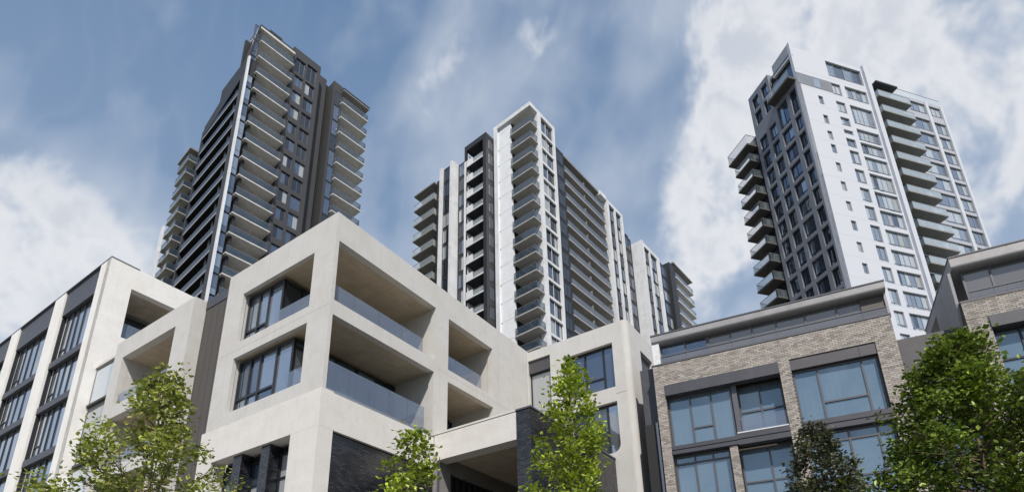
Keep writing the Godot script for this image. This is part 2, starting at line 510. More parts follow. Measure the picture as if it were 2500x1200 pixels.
# ---------------------------------------------------------------- corner building with the loggias
func corner_building() -> void:
	begin("corner_building", "pale concrete corner building with deep framed loggias, in the middle of the picture", "building", CEN, CY)
	var L := FL(0)
	var R := FR(0)
	wl("wall", M.concrete, L, -7.1, 0, 11.17, 18.65, -0.17, 0, [[-5.86, -1.22, 14.87, 17.3], [-5.87, -1.23, 11.68, 14.16]])
	wl("wall", M.concrete, R, 0.172, 13.56, 11.17, 18.65, -0.3, 0, [[0.1, 5.75, 14.76, 17.4], [0.1, 5.72, 11.1, 14.15], [6.66, 10.08, 14.66, 17.3], [6.66, 10.1, 11.3, 14.05]])
	# floor slabs, whose undersides are the loggia ceilings
	bx("roof_slab", M.soffit, ID, 0.172, 13.5, 17.42, 17.75, -7.05, -0.302)
	bx("floor_slab", M.soffit, ID, 0.172, 13.5, 14.2, 14.64, -7.05, -0.302)
	bx("floor_slab", M.soffit, ID, 0.172, 13.5, 10.6, 11.1, -7.05, -0.302)
	# deep reveals at the left end of both windows
	bx("reveal", M.concrete, ID, 0.172, 0.55, 11.17, 17.4, -7.05, -5.9)
	bx("sill", M.concrete, ID, 0.172, 0.42, 14.66, 15.0, -5.88, -3.5)
	bx("sill", M.concrete, ID, 0.172, 0.42, 11.2, 11.78, -5.88, -2.4)
	# partition walls beside the loggias
	bx("partition", M.concrete, ID, 5.79, 6.62, 11.1, 17.41, -3.5, -0.304)
	bx("partition", M.concrete, ID, 10.14, 13.5, 11.1, 17.41, -3.5, -0.304)
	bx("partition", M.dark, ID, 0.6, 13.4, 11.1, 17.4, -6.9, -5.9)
	# glazed rooms behind: the glass turns the corner inside the opening
	var gl := [M.glass_blue, M.glass_blue, M.glass_deep]
	win(FL(0.3), -5.86, -3.42, 15.0, 17.22, 0, [-5.06, -4.39], [[15.5, -5.9, -4.39]], M.frame, gl, 0.09, 0.12)
	win(FR(-3.42), 0.3, 5.75, 14.7, 17.22, 0, [1.25, 2.4, 3.5, 4.6], [], M.frame, [M.glass_deep, M.glass_dark], 0.09, 0.12)
	win(FL(0.3), -5.86, -2.3, 11.78, 14.06, 0, [-5.08, -4.4, -3.36], [[12.35, -5.9, -3.36]], M.frame, gl, 0.09, 0.12)
	win(FR(-2.3), 0.3, 5.7, 11.12, 14.06, 0, [1.3, 2.4, 3.5, 4.6], [[13.72, 0.3, 5.7]], M.frame, [M.glass_deep, M.glass_deep, M.glass_blue], 0.1, 0.12)
	win(FR(-2.6), 6.66, 10.12, 14.66, 17.2, 0, [7.8, 9.0], [], M.frame, [M.glass_dark, M.glass_deep], 0.08, 0.12)
	win(FR(-2.6), 6.66, 10.12, 11.12, 13.9, 0, [7.8, 9.0], [], M.frame, [M.glass_dark, M.glass_deep], 0.08, 0.12)
	# balustrades
	var b1 := bx("balustrade", M.steel, R, 0.2, 5.72, 14.66, 14.72, -0.54, -0.46)
	glass_rail(b1, ID, 0.2, 5.5, 14.74, 15.85, -0.5, 1.3, M.rail_glass, false)
	var b2 := bx("balustrade", M.steel, R, 0.2, 5.3, 11.13, 11.22, -0.10, -0.02)
	glass_rail(b2, ID, 0.2, 5.25, 11.23, 12.3, -0.06, 1.05, M.rail_glass, false)
	var b3 := bx("balustrade", M.steel, R, 6.68, 10.06, 14.65, 14.7, -0.46, -0.38)
	glass_rail(b3, ID, 6.68, 9.7, 14.72, 15.72, -0.42, 1.1, M.rail_glass, false)
	var b4 := bx("balustrade", M.steel, L, -3.42, -1.24, 14.86, 14.9, -0.12, -0.06)
	glass_rail(b4, ID, -3.42, -1.24, 14.9, 15.5, -0.09, 1.1, M.rail_glass, false)
	var b5 := bx("balustrade", M.steel, L, -2.3, -1.25, 11.67, 11.71, -0.12, -0.06)
	glass_rail(b5, ID, -2.3, -1.25, 11.71, 12.4, -0.09, 1.1, M.rail_glass, false)
	# projecting band under the loggias
	bx("shadow_joint", M.joint, ID, 0.03, 13.3, 11.135, 11.172, -7.05, -0.03)
	var bd := Mb.new()
	bd.box(-0.03, 9.72, -7.3, 0.5, 11.14, 0.03)
	bd.box(0.5, 9.72, -0.47, 5.8, 11.095, 0.03)
	put("band", bd.mesh(), M.band)
	bx("joint", M.concrete_joint, L, -7.08, -0.02, 14.52, 14.535, -0.002, 0.002)
	bx("joint", M.concrete_joint, R, 5.8, 13.3, 14.40, 14.415, -0.002, 0.002)
	bx("joint", M.concrete_joint, R, 10.6, 10.615, 11.2, 18.6, -0.002, 0.003)
	bx("joint", M.concrete_joint, L, -4.2, -4.185, 17.32, 18.6, -0.002, 0.003)
	# piers and infill below the band
	bx("pier", M.band, ID, -0.028, 0.6, 0, 9.718, -1.43, 0.028)
	bx("pier", M.band, ID, -0.028, 0.6, 0, 9.718, -7.3, -6.3)
	bx("base_wall", M.mortar_dark, ID, 0.602, 5.8, 0, 9.716, -0.5, -0.1)
	bricks(FR(-0.1), [[0.61, 5.79, 6.4, 9.7]], 0.0, M.blk, M.blk_cols, 300)
	bx("base_wall", M.mortar_dark, ID, 0.62, 0.9, 0, 9.716, -6.3, -1.43)
	for q in [[-3.22, -2.72], [-4.95, -4.43]]:
		bx("brick_pilaster", M.mortar_dark, ID, 0.1, 0.618, 0, 9.714, q[0], q[1])
		bricks(FL(0.1), [[q[0], q[1], 6.6, 9.7]], 0.0, M.blk, M.blk_cols, 90)
		bricks(FR(q[1]), [[0.1, 0.6, 6.6, 9.7]], 0.0, M.blk, M.blk_cols, 60)
	for q in [[-2.7, -1.45], [-4.4, -3.25], [-6.28, -4.98]]:
		win(FL(0.55), q[0], q[1], 6.3, 9.45, 0, [(q[0] + q[1]) / 2.0], [[8.5, q[0], q[1]]], M.frame, [M.glass_blind, M.glass_deep], 0.07, 0.1)
	# recessed brown wall between this building and its left neighbour
	bx("recessed_wall", M.brown, ID, 0.45, 0.8, 0, 18.2, -9.8, -7.102)
	bx("recessed_wall_cap", M.slate, ID, 0.42, 0.9, 18.2, 18.72, -9.68, -7.102)
	for i in 5: bx("board_joint", M.joint, FL(0.45), -9.6 + i * 0.5, -9.58 + i * 0.5, 0, 18.2, 0.001, 0.004)

func courtyard_house() -> void:
	begin("courtyard_building", "pale concrete building with rounded corner, behind the slender tree, left of the tan brick house", "building", cen(13.3, 0), CY)
	wl("wall", M.concrete, FL(0), 0.02, 5.68, 0, 18.5, -0.4, 0, [[0.1, 1.5, 10.9, 17.95], [2.35, 5.13, 14.95, 17.42], [2.35, 5.14, 11.55, 14.18]])
	var c := Mb.new()
	for i in 6:
		var a := PI / 2 + PI / 2 * i / 6.0
		var b := PI / 2 + PI / 2 * (i + 1) / 6.0
		var p := Vector3(0.3 + 0.3 * cos(b), 0, 5.68 + 0.3 * sin(b))
		var q := Vector3(0.3 + 0.3 * cos(a), 0, 5.68 + 0.3 * sin(a))
		c.quad(p, q, q + Vector3.UP * 18.5, p + Vector3.UP * 18.5, ((p + q) / 2.0 - Vector3(0.3, 0, 5.68)).normalized())
		c.tri(p + Vector3.UP * 18.5, q + Vector3.UP * 18.5, Vector3(0.3, 18.5, 5.68), Vector3.UP)
	put("rounded_corner", c.mesh(), M.concrete)
	wl("side_wall", M.concrete, FR(5.98), 0.3, 7.0, 0, 18.5, -0.3, 0, [[1.6, 3.2, 3.0, 17.4]])
	bx("side_panel", M.slate, FR(5.98), 1.6, 3.2, 3.0, 17.4, -0.28, -0.2)
	bx("roof", M.slab_grey, ID, 0.4, 7.0, 17.9, 18.3, 0.1, 5.7)
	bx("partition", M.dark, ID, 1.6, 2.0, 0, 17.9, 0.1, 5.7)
	bx("spandrel_panel", M.purple_panel, FL(0), 0.1, 1.5, 17.2, 17.95, -0.3, -0.1)
	win(FL(0.25), 0.1, 1.5, 11.3, 17.2, 0, [], [[14.2, 0.1, 1.5]], M.frame, [M.glass_blind], 0.07, 0.1)
	win(FL(0.2), 2.35, 5.13, 14.95, 17.42, 0, [3.45, 4.5], [[15.7, 2.35, 4.5]], M.frame, [M.glass_deep, M.glass_deep, M.glass_blue], 0.08, 0.12)
	win(FL(0.2), 2.35, 5.14, 11.55, 14.18, 0, [3.4, 4.5], [], M.frame, [M.glass_deep, M.glass_blue], 0.08, 0.12)
	# rounded lower corner of the lower window
	var f := Mb.new()
	for i in 5:
		var a := PI / 2 * i / 5.0
		var b := PI / 2 * (i + 1) / 5.0
		var p := Vector2(4.72 + 0.42 * cos(-a), 11.97 + 0.42 * sin(-a))
		var q := Vector2(4.72 + 0.42 * cos(-b), 11.97 + 0.42 * sin(-b))
		f.slab_of([Vector2(5.139, 11.551), p, q], -0.38, -0.003)
	put("window_corner", f.mesh(), M.concrete, FL(0))
	bx("joint", M.joint, FL(0), 5.14, 5.66, 14.55, 14.57, -0.01, 0.002)

func brick_pier() -> void:
	begin("dark_brick_wall", "black glazed brick wall standing right of the concrete gateway beam, behind the slender street tree", "wall", cen(5.82, 4.15), CY)
	bx("core", M.mortar_dark, ID, 0, 7.46, 0, 11.2, 0, 0.65)
	bx("coping", M.frame_grey, ID, -0.03, 7.46, 11.2, 11.27, -0.02, 0.68)
	bricks(FL(0), [[0.0, 0.65, 6.0, 11.18]], 0.0, M.blk, M.blk_cols, 160)
	bricks(FR(0.65), [[0.0, 7.4, 6.0, 11.18]], 0.0, M.blk, M.blk_cols, 140)

func gateway() -> void:
	begin("gateway", "concrete gateway beam bridging from the corner building to the black brick wall", "gateway", cen(5.82, 0.035), CY)
	bx("beam", M.band, ID, 0, 0.62, 10.05, 11.17, 0, 4.11)
	bx("beam_joint", M.joint, ID, 0.02, 0.6, 11.17, 11.2, 0, 4.11)
	bx("beam_cap", M.band, ID, -0.02, 0.64, 11.2, 11.28, 0, 4.11)
	bx("deck", M.soffit, ID, 0.63, 7.4, 10.35, 10.9, 0.0, 4.11)
	wl("passage_wall", M.grey_panel, FR(-0.035), 0.0, 7.4, 0, 10.34, 0.002, 0.2, [[0.9, 6.9, 2.5, 9.7]])
	bx("passage_recess", M.black, FR(-0.035), 0.9, 6.9, 2.5, 9.7, 0.004, 0.05)
	for i in 14: bx("slat", M.dark, FR(-0.035), 1.0 + i * 0.42, 1.1 + i * 0.42, 2.5, 9.7, 0.052, 0.14)
	bx("pilaster", M.frame_grey, FR(-0.035), 0.02, 0.12, 0, 10.04, 0.201, 0.26)

# ---------------------------------------------------------------- house with one loggia, left of the corner building
func loggia_house() -> void:
	begin("loggia_house", "pale concrete house with one framed loggia above another, behind the loose-leaved olive tree", "building", cen(-0.15, -9.7), CY)
	var holes := [[-6.46, -1.37, 14.78, 17.55], [-6.55, -1.45, 11.35, 14.1], [-6.55, -1.45, 7.9, 10.7]]
	wl("wall", M.concrete, FL(0), -7.4, 0, 0, 18.65, -0.35, 0, holes)
	bx("side_wall", M.concrete, ID, 0.352, 1.6, 0, 18.65, -0.4, 0)
	for h in holes:
		bx("loggia_ceiling", M.soffit, ID, 0.352, 2.6, h[3] + 0.01, h[3] + 0.4, -7.3, -0.402)
		bx("partition", M.concrete, ID, 0.352, 2.6, h[2] - 0.1, h[3] + 0.01, h[1] + 0.01, -0.41)
		bx("partition", M.concrete, ID, 0.352, 2.6, h[2] - 0.1, h[3] + 0.01, -7.3, h[0] - 0.01)
		win(FL(2.4), h[0], h[1], h[2] - 0.1, h[3], 0, [h[0] + 1.7, h[0] + 3.4], [], M.frame, [M.glass_dark, M.glass_deep], 0.08, 0.12)
		var b := bx("balustrade", M.steel, FL(0), h[0] + 0.05, h[1] - 0.05, h[2], h[2] + 0.04, -0.2, -0.12)
		glass_rail(b, ID, h[0] + 0.05, h[1] - 0.05, h[2] + 0.04, h[2] + 0.72, -0.16, 1.25, M.rail_glass, false)
	bx("roof", M.slab_grey, ID, 0.352, 6.0, 18.0, 18.4, -7.3, -0.4)
	# link wall towards the tall block
	bx("link_wall", M.grey_panel, FL(0.32), -10.5, -7.402, 0, 18.4, -0.4, -0.1)
	bx("link_cap", M.band, FL(0.32), -10.45, -7.402, 18.3, 18.48, -0.5, 0.03)
	for y in [15.9, 12.4, 9.0]:
		bx("link_ledge", M.joint, FL(0.32), -10.45, -7.402, y, y + 0.14, -0.098, 0.04)
		win(FL(0.32), -10.45, -7.42, y + 0.15, y + (2.3 if y > 15 else 3.25), -0.05, [-8.4], [], M.frame_grey, [M.glass_blind, M.glass_pale], 0.05, 0.05)

# ---------------------------------------------------------------- tall block at the left edge
func left_block() -> void:
	begin("apartment_block", "tall off-white apartment block with slate spandrels and blue strip windows at the left edge", "building", cen(-0.37, -20.15), CY)
	var bays := [[-6.05, -1.3], [-13.35, -7.6], [-20.5, -14.85], [-28.0, -22.0]]
	var L := FL(0)
	var us := [0.0]
	for b in bays:
		bx("pier", M.pale, L, b[1], us[-1], 0, 25.5, -0.6, 0)
		us.append(b[0])
	var floors := [20.38, 17.36, 14.0, 10.78, 7.5, 4.3]
	for b in bays:
		bx("spandrel", M.slate, L, b[0], b[1], 23.72, 25.46, -0.5, -0.1)
		bx("back_wall", M.dark, L, b[0], b[1], 0, 23.72, -0.7, -0.55)
		bx("jamb", M.frame, L, b[0] + 0.002, b[0] + 0.1, 0, 23.71, -0.54, -0.14)
		bx("jamb", M.frame, L, b[1] - 0.1, b[1] - 0.002, 0, 23.71, -0.54, -0.14)
		var top := 23.7
		for y in floors:
			var w: float = b[1] - b[0]
			bx("floor_band", M.slate, L, b[0], b[1], y - 0.42, y, -0.5, -0.1)
			bx("blind_panel", M.frame_white, L, b[0] + 0.1, b[0] + 0.42, y, top, -0.5, -0.36)
			var u0: float = b[0] + 0.42
			var u1: float = b[1] - 0.1
			var q := (u1 - u0) / 5.0
			win(L, u0, u1, y, top, -0.3, [u0 + q * 1.0, u0 + q * 1.9, u0 + q * 2.95, u0 + q * 4.0], [[y + 0.75, u0, u0 + q]], M.frame, [M.glass_blue, M.glass_blue, M.glass_sky], 0.07, 0.1)
			top = y - 0.42
	var s := Mb.new()
	s.wall(0.602, 9.0, 0, 25.5, -0.5, 0, [[1.37, 5.3, 20.73, 24.05]])
	put("side_wall", s.mesh(), M.pale, FR(0))
	bx("side_wall", M.pale, FR(0), 0.0, 0.6, 0, 25.49, -0.5, -0.003)
	bx("terrace_ceiling", M.soffit, ID, 1.2, 6.0, 24.06, 24.4, -3.0, -0.502)
	bx("terrace_floor", M.slab_grey, ID, 1.2, 6.0, 20.3, 20.72, -3.0, -0.502)
	bx("terrace_jamb", M.pale, ID, 0.9, 1.36, 20.73, 24.05, -3.0, -0.502)
	win(FR(-2.6), 1.4, 6.0, 20.75, 23.6, 0, [2.6, 3.8], [], M.frame, [M.glass_dark], 0.08, 0.1)
	var bl := bx("balustrade", M.steel, FR(0), 1.39, 5.28, 20.73, 20.78, -0.34, -0.28)
	glass_rail(bl, ID, 1.39, 5.28, 20.79, 21.85, -0.31, 1.3, M.rail_glass, false)
	bx("roof", M.slab_grey, ID, 0.6, 9.0, 24.9, 25.3, -28.0, -0.5)
	bx("roof_edge", M.frame_grey, ID, -0.02, 1.6, 25.5, 25.56, -28.0, 0.02)

# ---------------------------------------------------------------- tan brick houses on the right
const BRK := Vector3(15.1864, 0, -21.1039)
const BY := 24.9
func curtain(xf: Transform3D, u0: float, u1: float, y0: float, y1: float, w: float) -> void:
	var b := Mb.new()
	var n := int((u1 - u0) / 0.06)
	var last := Vector2(u0, 0)
	for i in range(1, n + 1):
		var p := Vector2(u0 + (u1 - u0) * i / n, 0.035 * sin(i * 1.9) + 0.02 * sin(i * 0.7))
		var o := Vector3(-(p.y - last.y), 0, p.x - last.x).normalized()
		b.quad(Vector3(last.x, y0, last.y), Vector3(p.x, y0, p.y), Vector3(p.x, y1, p.y), Vector3(last.x, y1, last.y), o)
		last = p
	put("curtain", b.mesh(), M.curtain, xf * Transform3D(Basis.IDENTITY, Vector3(0, 0, w)))

func beam(L: Transform3D, u0: float, u1: float, y0: float, y1: float) -> void:
	var b := Mb.new()
	var m := (y0 + y1) / 2.0
	b.box(u0, m + 0.02, -0.35, u1, y1, 0.03)
	b.box(u0, y0, -0.35, u1, m - 0.03, 0.05)
	b.box(u0 + 0.01, m - 0.03, -0.34, u1 - 0.01, m + 0.02, -0.03)
	put("beam", b.mesh(), M.slate, L)

func brick_house() -> void:
	begin("brick_house", "tan brick house with wide steel-framed windows and an overhanging roof pavilion, right of centre", "building", BRK, BY)
	var L := FL(0)
	var holes := [[-9.07, -4.32, 6.5, 13.84], [-3.87, -0.72, 6.5, 13.85]]
	wl("wall", M.mortar, L, -9.5, 0, 0, 14.9, -0.4, 0, holes)
	bx("brick_column", M.mortar, L, -6.72, -6.4, 0, 10.52, -0.4, -0.02)
	bricks(L, [[-9.5, 0, 13.86, 14.9], [-9.5, -9.07, 6.6, 13.85], [-4.32, -3.87, 6.6, 13.85], [-0.72, 0.0, 6.6, 13.85]], 0.0, M.tan, M.tan_cols, 300)
	bricks(FL(0.02), [[-6.72, -6.4, 6.6, 10.5]], 0.0, M.tan, M.tan_cols, 60)
	bx("coping", M.frame_grey, L, -9.55, 0.04, 14.902, 14.96, -0.42, 0.03)
	bx("side_wall", M.mortar, ID, 0.402, 11, 0, 14.9, -0.4, 0)
	bx("side_wall", M.mortar, ID, 0.402, 11, 0, 14.9, -9.5, -9.1)
	bx("roof", M.slab_grey, ID, 0.402, 11, 14.3, 14.6, -9.1, -0.4)
	# rooms
	bx("room_wall", M.room, ID, 4.0, 4.2, 0, 14.3, -9.08, -0.42)
	bx("room_floor", M.room, ID, 0.9, 4.0, 10.5, 10.6, -9.08, -0.42)
	bx("room_ceiling", M.room, ID, 0.402, 4.0, 13.85, 14.0, -9.08, -0.42)
	bx("room_wall", M.room, ID, 0.402, 4.0, 0, 13.85, -4.3, -3.9)
	# steel beams across the openings
	bx("lintel", M.slate, L, -9.07, -4.32, 13.36, 13.835, -0.3, 0.06)
	bx("lintel_flange", M.slate, L, -9.07, -4.32, 13.30, 13.352, -0.3, 0.1)
	bx("lintel", M.purple_panel, L, -3.868, -0.722, 13.36, 13.845, -0.3, -0.03)
	bx("lintel_joint", M.joint, L, -1.34, -1.32, 13.37, 13.84, -0.03, -0.028)
	beam(L, -9.07, -6.35, 10.52, 10.9)
	beam(L, -6.35, -4.32, 10.48, 10.98)
	bx("beam_edge", M.white, L, -6.33, -4.34, 10.985, 11.03, -0.2, 0.04)
	beam(L, -3.868, -0.722, 10.52, 11.0)
	var rg := [M.room_glass]
	# upper floor
	win(FL(0.3), -9.05, -6.35, 10.92, 13.3, 0, [-8.1, -7.22], [[11.7, -8.1, -7.22]], M.frame_grey, rg, 0.07, 0.1)
	bx("window_post", M.frame_grey, L, -6.33, -6.12, 10.99, 13.3, -0.45, -0.2)
	win(FL(0.62), -6.12, -4.33, 11.0, 13.3, 0, [-5.24], [[12.12, -6.12, -4.33]], M.frame_grey, rg, 0.07, 0.1)
	var b := bx("balustrade", M.steel, L, -6.12, -4.33, 11.03, 11.06, -0.16, -0.1)
	glass_rail(b, ID, -6.12, -4.33, 11.06, 11.72, -0.13, 1.8, M.rail_glass, false)
	win(FL(0.22), -3.85, -0.74, 11.0, 13.34, 0, [-2.93, -1.31], [[11.78, -2.93, -1.31]], M.frame_grey, rg, 0.07, 0.1)
	# lower floor
	win(FL(0.3), -9.05, -6.74, 7.0, 10.5, 0, [-8.2, -7.45], [[10.14, -9.05, -6.74], [7.9, -8.2, -7.45]], M.frame_grey, rg, 0.07, 0.1)
	win(FL(0.62), -6.38, -4.33, 7.0, 10.45, 0, [-5.24], [[9.0, -6.38, -4.33]], M.frame_grey, rg, 0.07, 0.1)
	win(FL(0.22), -3.85, -0.74, 7.0, 10.5, 0, [-2.3, -1.31], [[10.1, -3.85, -0.74], [8.6, -3.85, -0.74]], M.frame_grey, rg, 0.07, 0.1)
	curtain(FL(0.62), -9.0, -8.25, 10.7, 13.4, 0)
	curtain(FL(0.62), -7.2, -6.4, 10.7, 13.4, 0)
	curtain(FL(0.55), -3.82, -2.95, 10.7, 13.4, 0)
	curtain(FL(0.55), -2.8, -2.2, 10.7, 13.4, 0)
	curtain(FL(0.55), -1.28, -0.78, 10.7, 13.4, 0)
	curtain(FL(0.62), -9.0, -8.3, 7.0, 10.5, 0)
	curtain(FL(0.55), -3.0, -1.0, 7.0, 10.5, 0)
	# roof pavilion
	roof_pavilion(-9.45, 0.1, 14.96, 16.05, 16.45, [-8.0, -7.0, -6.0, -5.1, -4.1, -2.95, -1.75], true)
	# black infill beside the courtyard building
	bx("infill_panel", M.black, ID, 0.5, 0.9, 0, 12.3, -10.25, -9.52)
	bx("infill_panel", M.slate, ID, 0.7, 0.9, 12.31, 15.2, -10.25, -9.52)
	bx("downpipe", M.steel, ID, 0.36, 0.46, 0, 12.3, -9.72, -9.62)
	# grey link wall towards the right-hand brick house
	bx("link_wall", M.purple_panel, ID, 0.8, 1.2, 10.4, 14.1, 0.002, 2.2)
	bx("link_wall", M.purple_panel, ID, 0.85, 1.2, 0, 7.5, 0.002, 2.2)
	win(FL(0.9), 0.05, 2.15, 7.5, 12.3, 0, [1.1], [[10.5, 0.05, 2.15]], M.frame, [M.glass_deep], 0.07, 0.1)

func roof_pavilion(u0: float, u1: float, y0: float, y1: float, y2: float, mu: Array, left_fin: bool) -> void:
	# roof slab whose front edge curves up from the soffit
	var b := Mb.new()
	var pts := [Vector2(6.0, y2), Vector2(-0.02, y2)]
	for i in 7:
		var a := PI / 2 * i / 6.0
		pts.append(Vector2(0.14 - 0.16 * cos(a), y1 + 0.14 * (1.0 - sin(a))))
	pts.append(Vector2(6.0, y1))
	b.slab_of(pts, u0, u1)
	put("canopy", b.mesh(), M.canopy)
	bx("canopy_edge", M.frame_grey, ID, -0.05, 6.0, y2 + 0.001, y2 + 0.05, u0 - 0.02, u1 + 0.02)
	var k := int((u1 - u0) / 2.4)
	for i in range(1, k + 1):
		var s := u0 + (u1 - u0) * i / (k + 1)
		bx("canopy_joint", M.joint, ID, -0.024, 0.0, y2 - 0.06, y2 - 0.002, s, s + 0.015)
	if left_fin:
		bx("end_wall", M.white, ID, 0.06, 4.0, y0, y1 - 0.002, u0, u0 + 0.32)
		bx("end_wall", M.canopy, ID, 0.25, 4.0, y0, y1 - 0.002, u1 - 0.09, u1)
	var m2 := []
	for q in mu: m2.append(q)
	var ml := []
	var cut := u0 + 0.33
	if left_fin:
		cut = m2[1]
		ml = [m2[0]]
		m2 = m2.slice(2)
		win(FL(0.36), u0 + 0.33, cut, y0 - 0.3, y1, 0, ml, [], M.frame_grey, [M.glass_dark, M.glass_deep], 0.07, 0.08)
	win(FL(0.36), cut, u1 - 0.1, y0 - 0.3, y1, 0, m2, [], M.frame_grey, [M.glass_smoke], 0.07, 0.08)
	bx("end_panel", M.brown, FL(0.27), u1 - 0.95, u1 - 0.1, y0 + 0.02, y1 - 0.02, -0.2, -0.05)
	var r := bx("balustrade", M.frame_grey, FL(0.12), u0 + 0.33, u1 - 0.1, y0 + 0.001, y0 + 0.03, -0.03, 0.03)
	glass_rail(r, ID, u0 + 0.33, u1 - 0.1, y0 + 0.03, y0 + 0.36, 0, 1.2, M.rail_smoke, false)
	bx("handrail", M.frame_grey, ID, u0 + 0.33, u1 - 0.1, y0 + 0.362, y0 + 0.40, -0.03, 0.03, r)

func brick_house_right() -> void:
	var z := deg_to_rad(BY)
	begin("brick_house_001", "tan brick house cut off by the right edge of the picture, behind the largest tree", "building", BRK + Vector3(cos(z), 0, sin(z)) * 2.33, BY)
	var L := FL(0)
	wl("wall", M.mortar, L, 0, 7.5, 0, 14.7, -0.4, 0, [[0.68, 4.6, 6.5, 13.93]])
	bricks(L, [[0.0, 7.5, 13.95, 14.7], [0.0, 0.68, 6.6, 13.94], [4.6, 7.5, 6.6, 13.94]], 0.0, M.tan, M.tan_cols, 300)
	bx("side_wall", M.brown, ID, 0.402, 10, 0, 14.7, 0, 0.4)
	bx("lintel", M.slate, L, 0.68, 4.6, 13.48, 13.925, -0.3, 0.06)
	bx("lintel_flange", M.slate, L, 0.68, 4.6, 13.42, 13.475, -0.3, 0.1)
	bx("coping", M.frame_grey, L, -0.03, 7.5, 14.702, 14.76, -0.42, 0.03)
	bx("room_wall", M.room, ID, 3.5, 3.7, 0, 14.0, 0.42, 7.5)
	bx("room_ceiling", M.room, ID, 0.402, 3.5, 13.95, 14.1, 0.42, 7.5)
	win(FL(0.32), 0.7, 4.58, 11.0, 13.4, 0, [1.55, 2.6, 3.6], [[12.2, 0.7, 1.55]], M.frame, [M.room_glass], 0.07, 0.1)
	beam(L, 0.68, 4.6, 10.5, 11.0)
	win(FL(0.32), 0.7, 4.58, 7.0, 10.5, 0, [1.9, 3.2], [[9.5, 0.7, 4.58]], M.frame, [M.room_glass], 0.07, 0.1)
	bx("roof", M.slab_grey, ID, 0.402, 10, 14.1, 14.4, 0.4, 7.5)
	roof_pavilion(0.05, 7.5, 14.77, 16.22, 16.72, [1.3, 2.5, 3.7, 4.9, 6.1], false)
	var b := Mb.new()
	b.slab_of([Vector2(0.12, 14.77), Vector2(0.02, 16.1), Vector2(3.0, 16.1), Vector2(3.0, 13.2), Vector2(0.5, 13.2)], -0.12, -0.02)
	put("end_wall", b.mesh(), M.canopy)

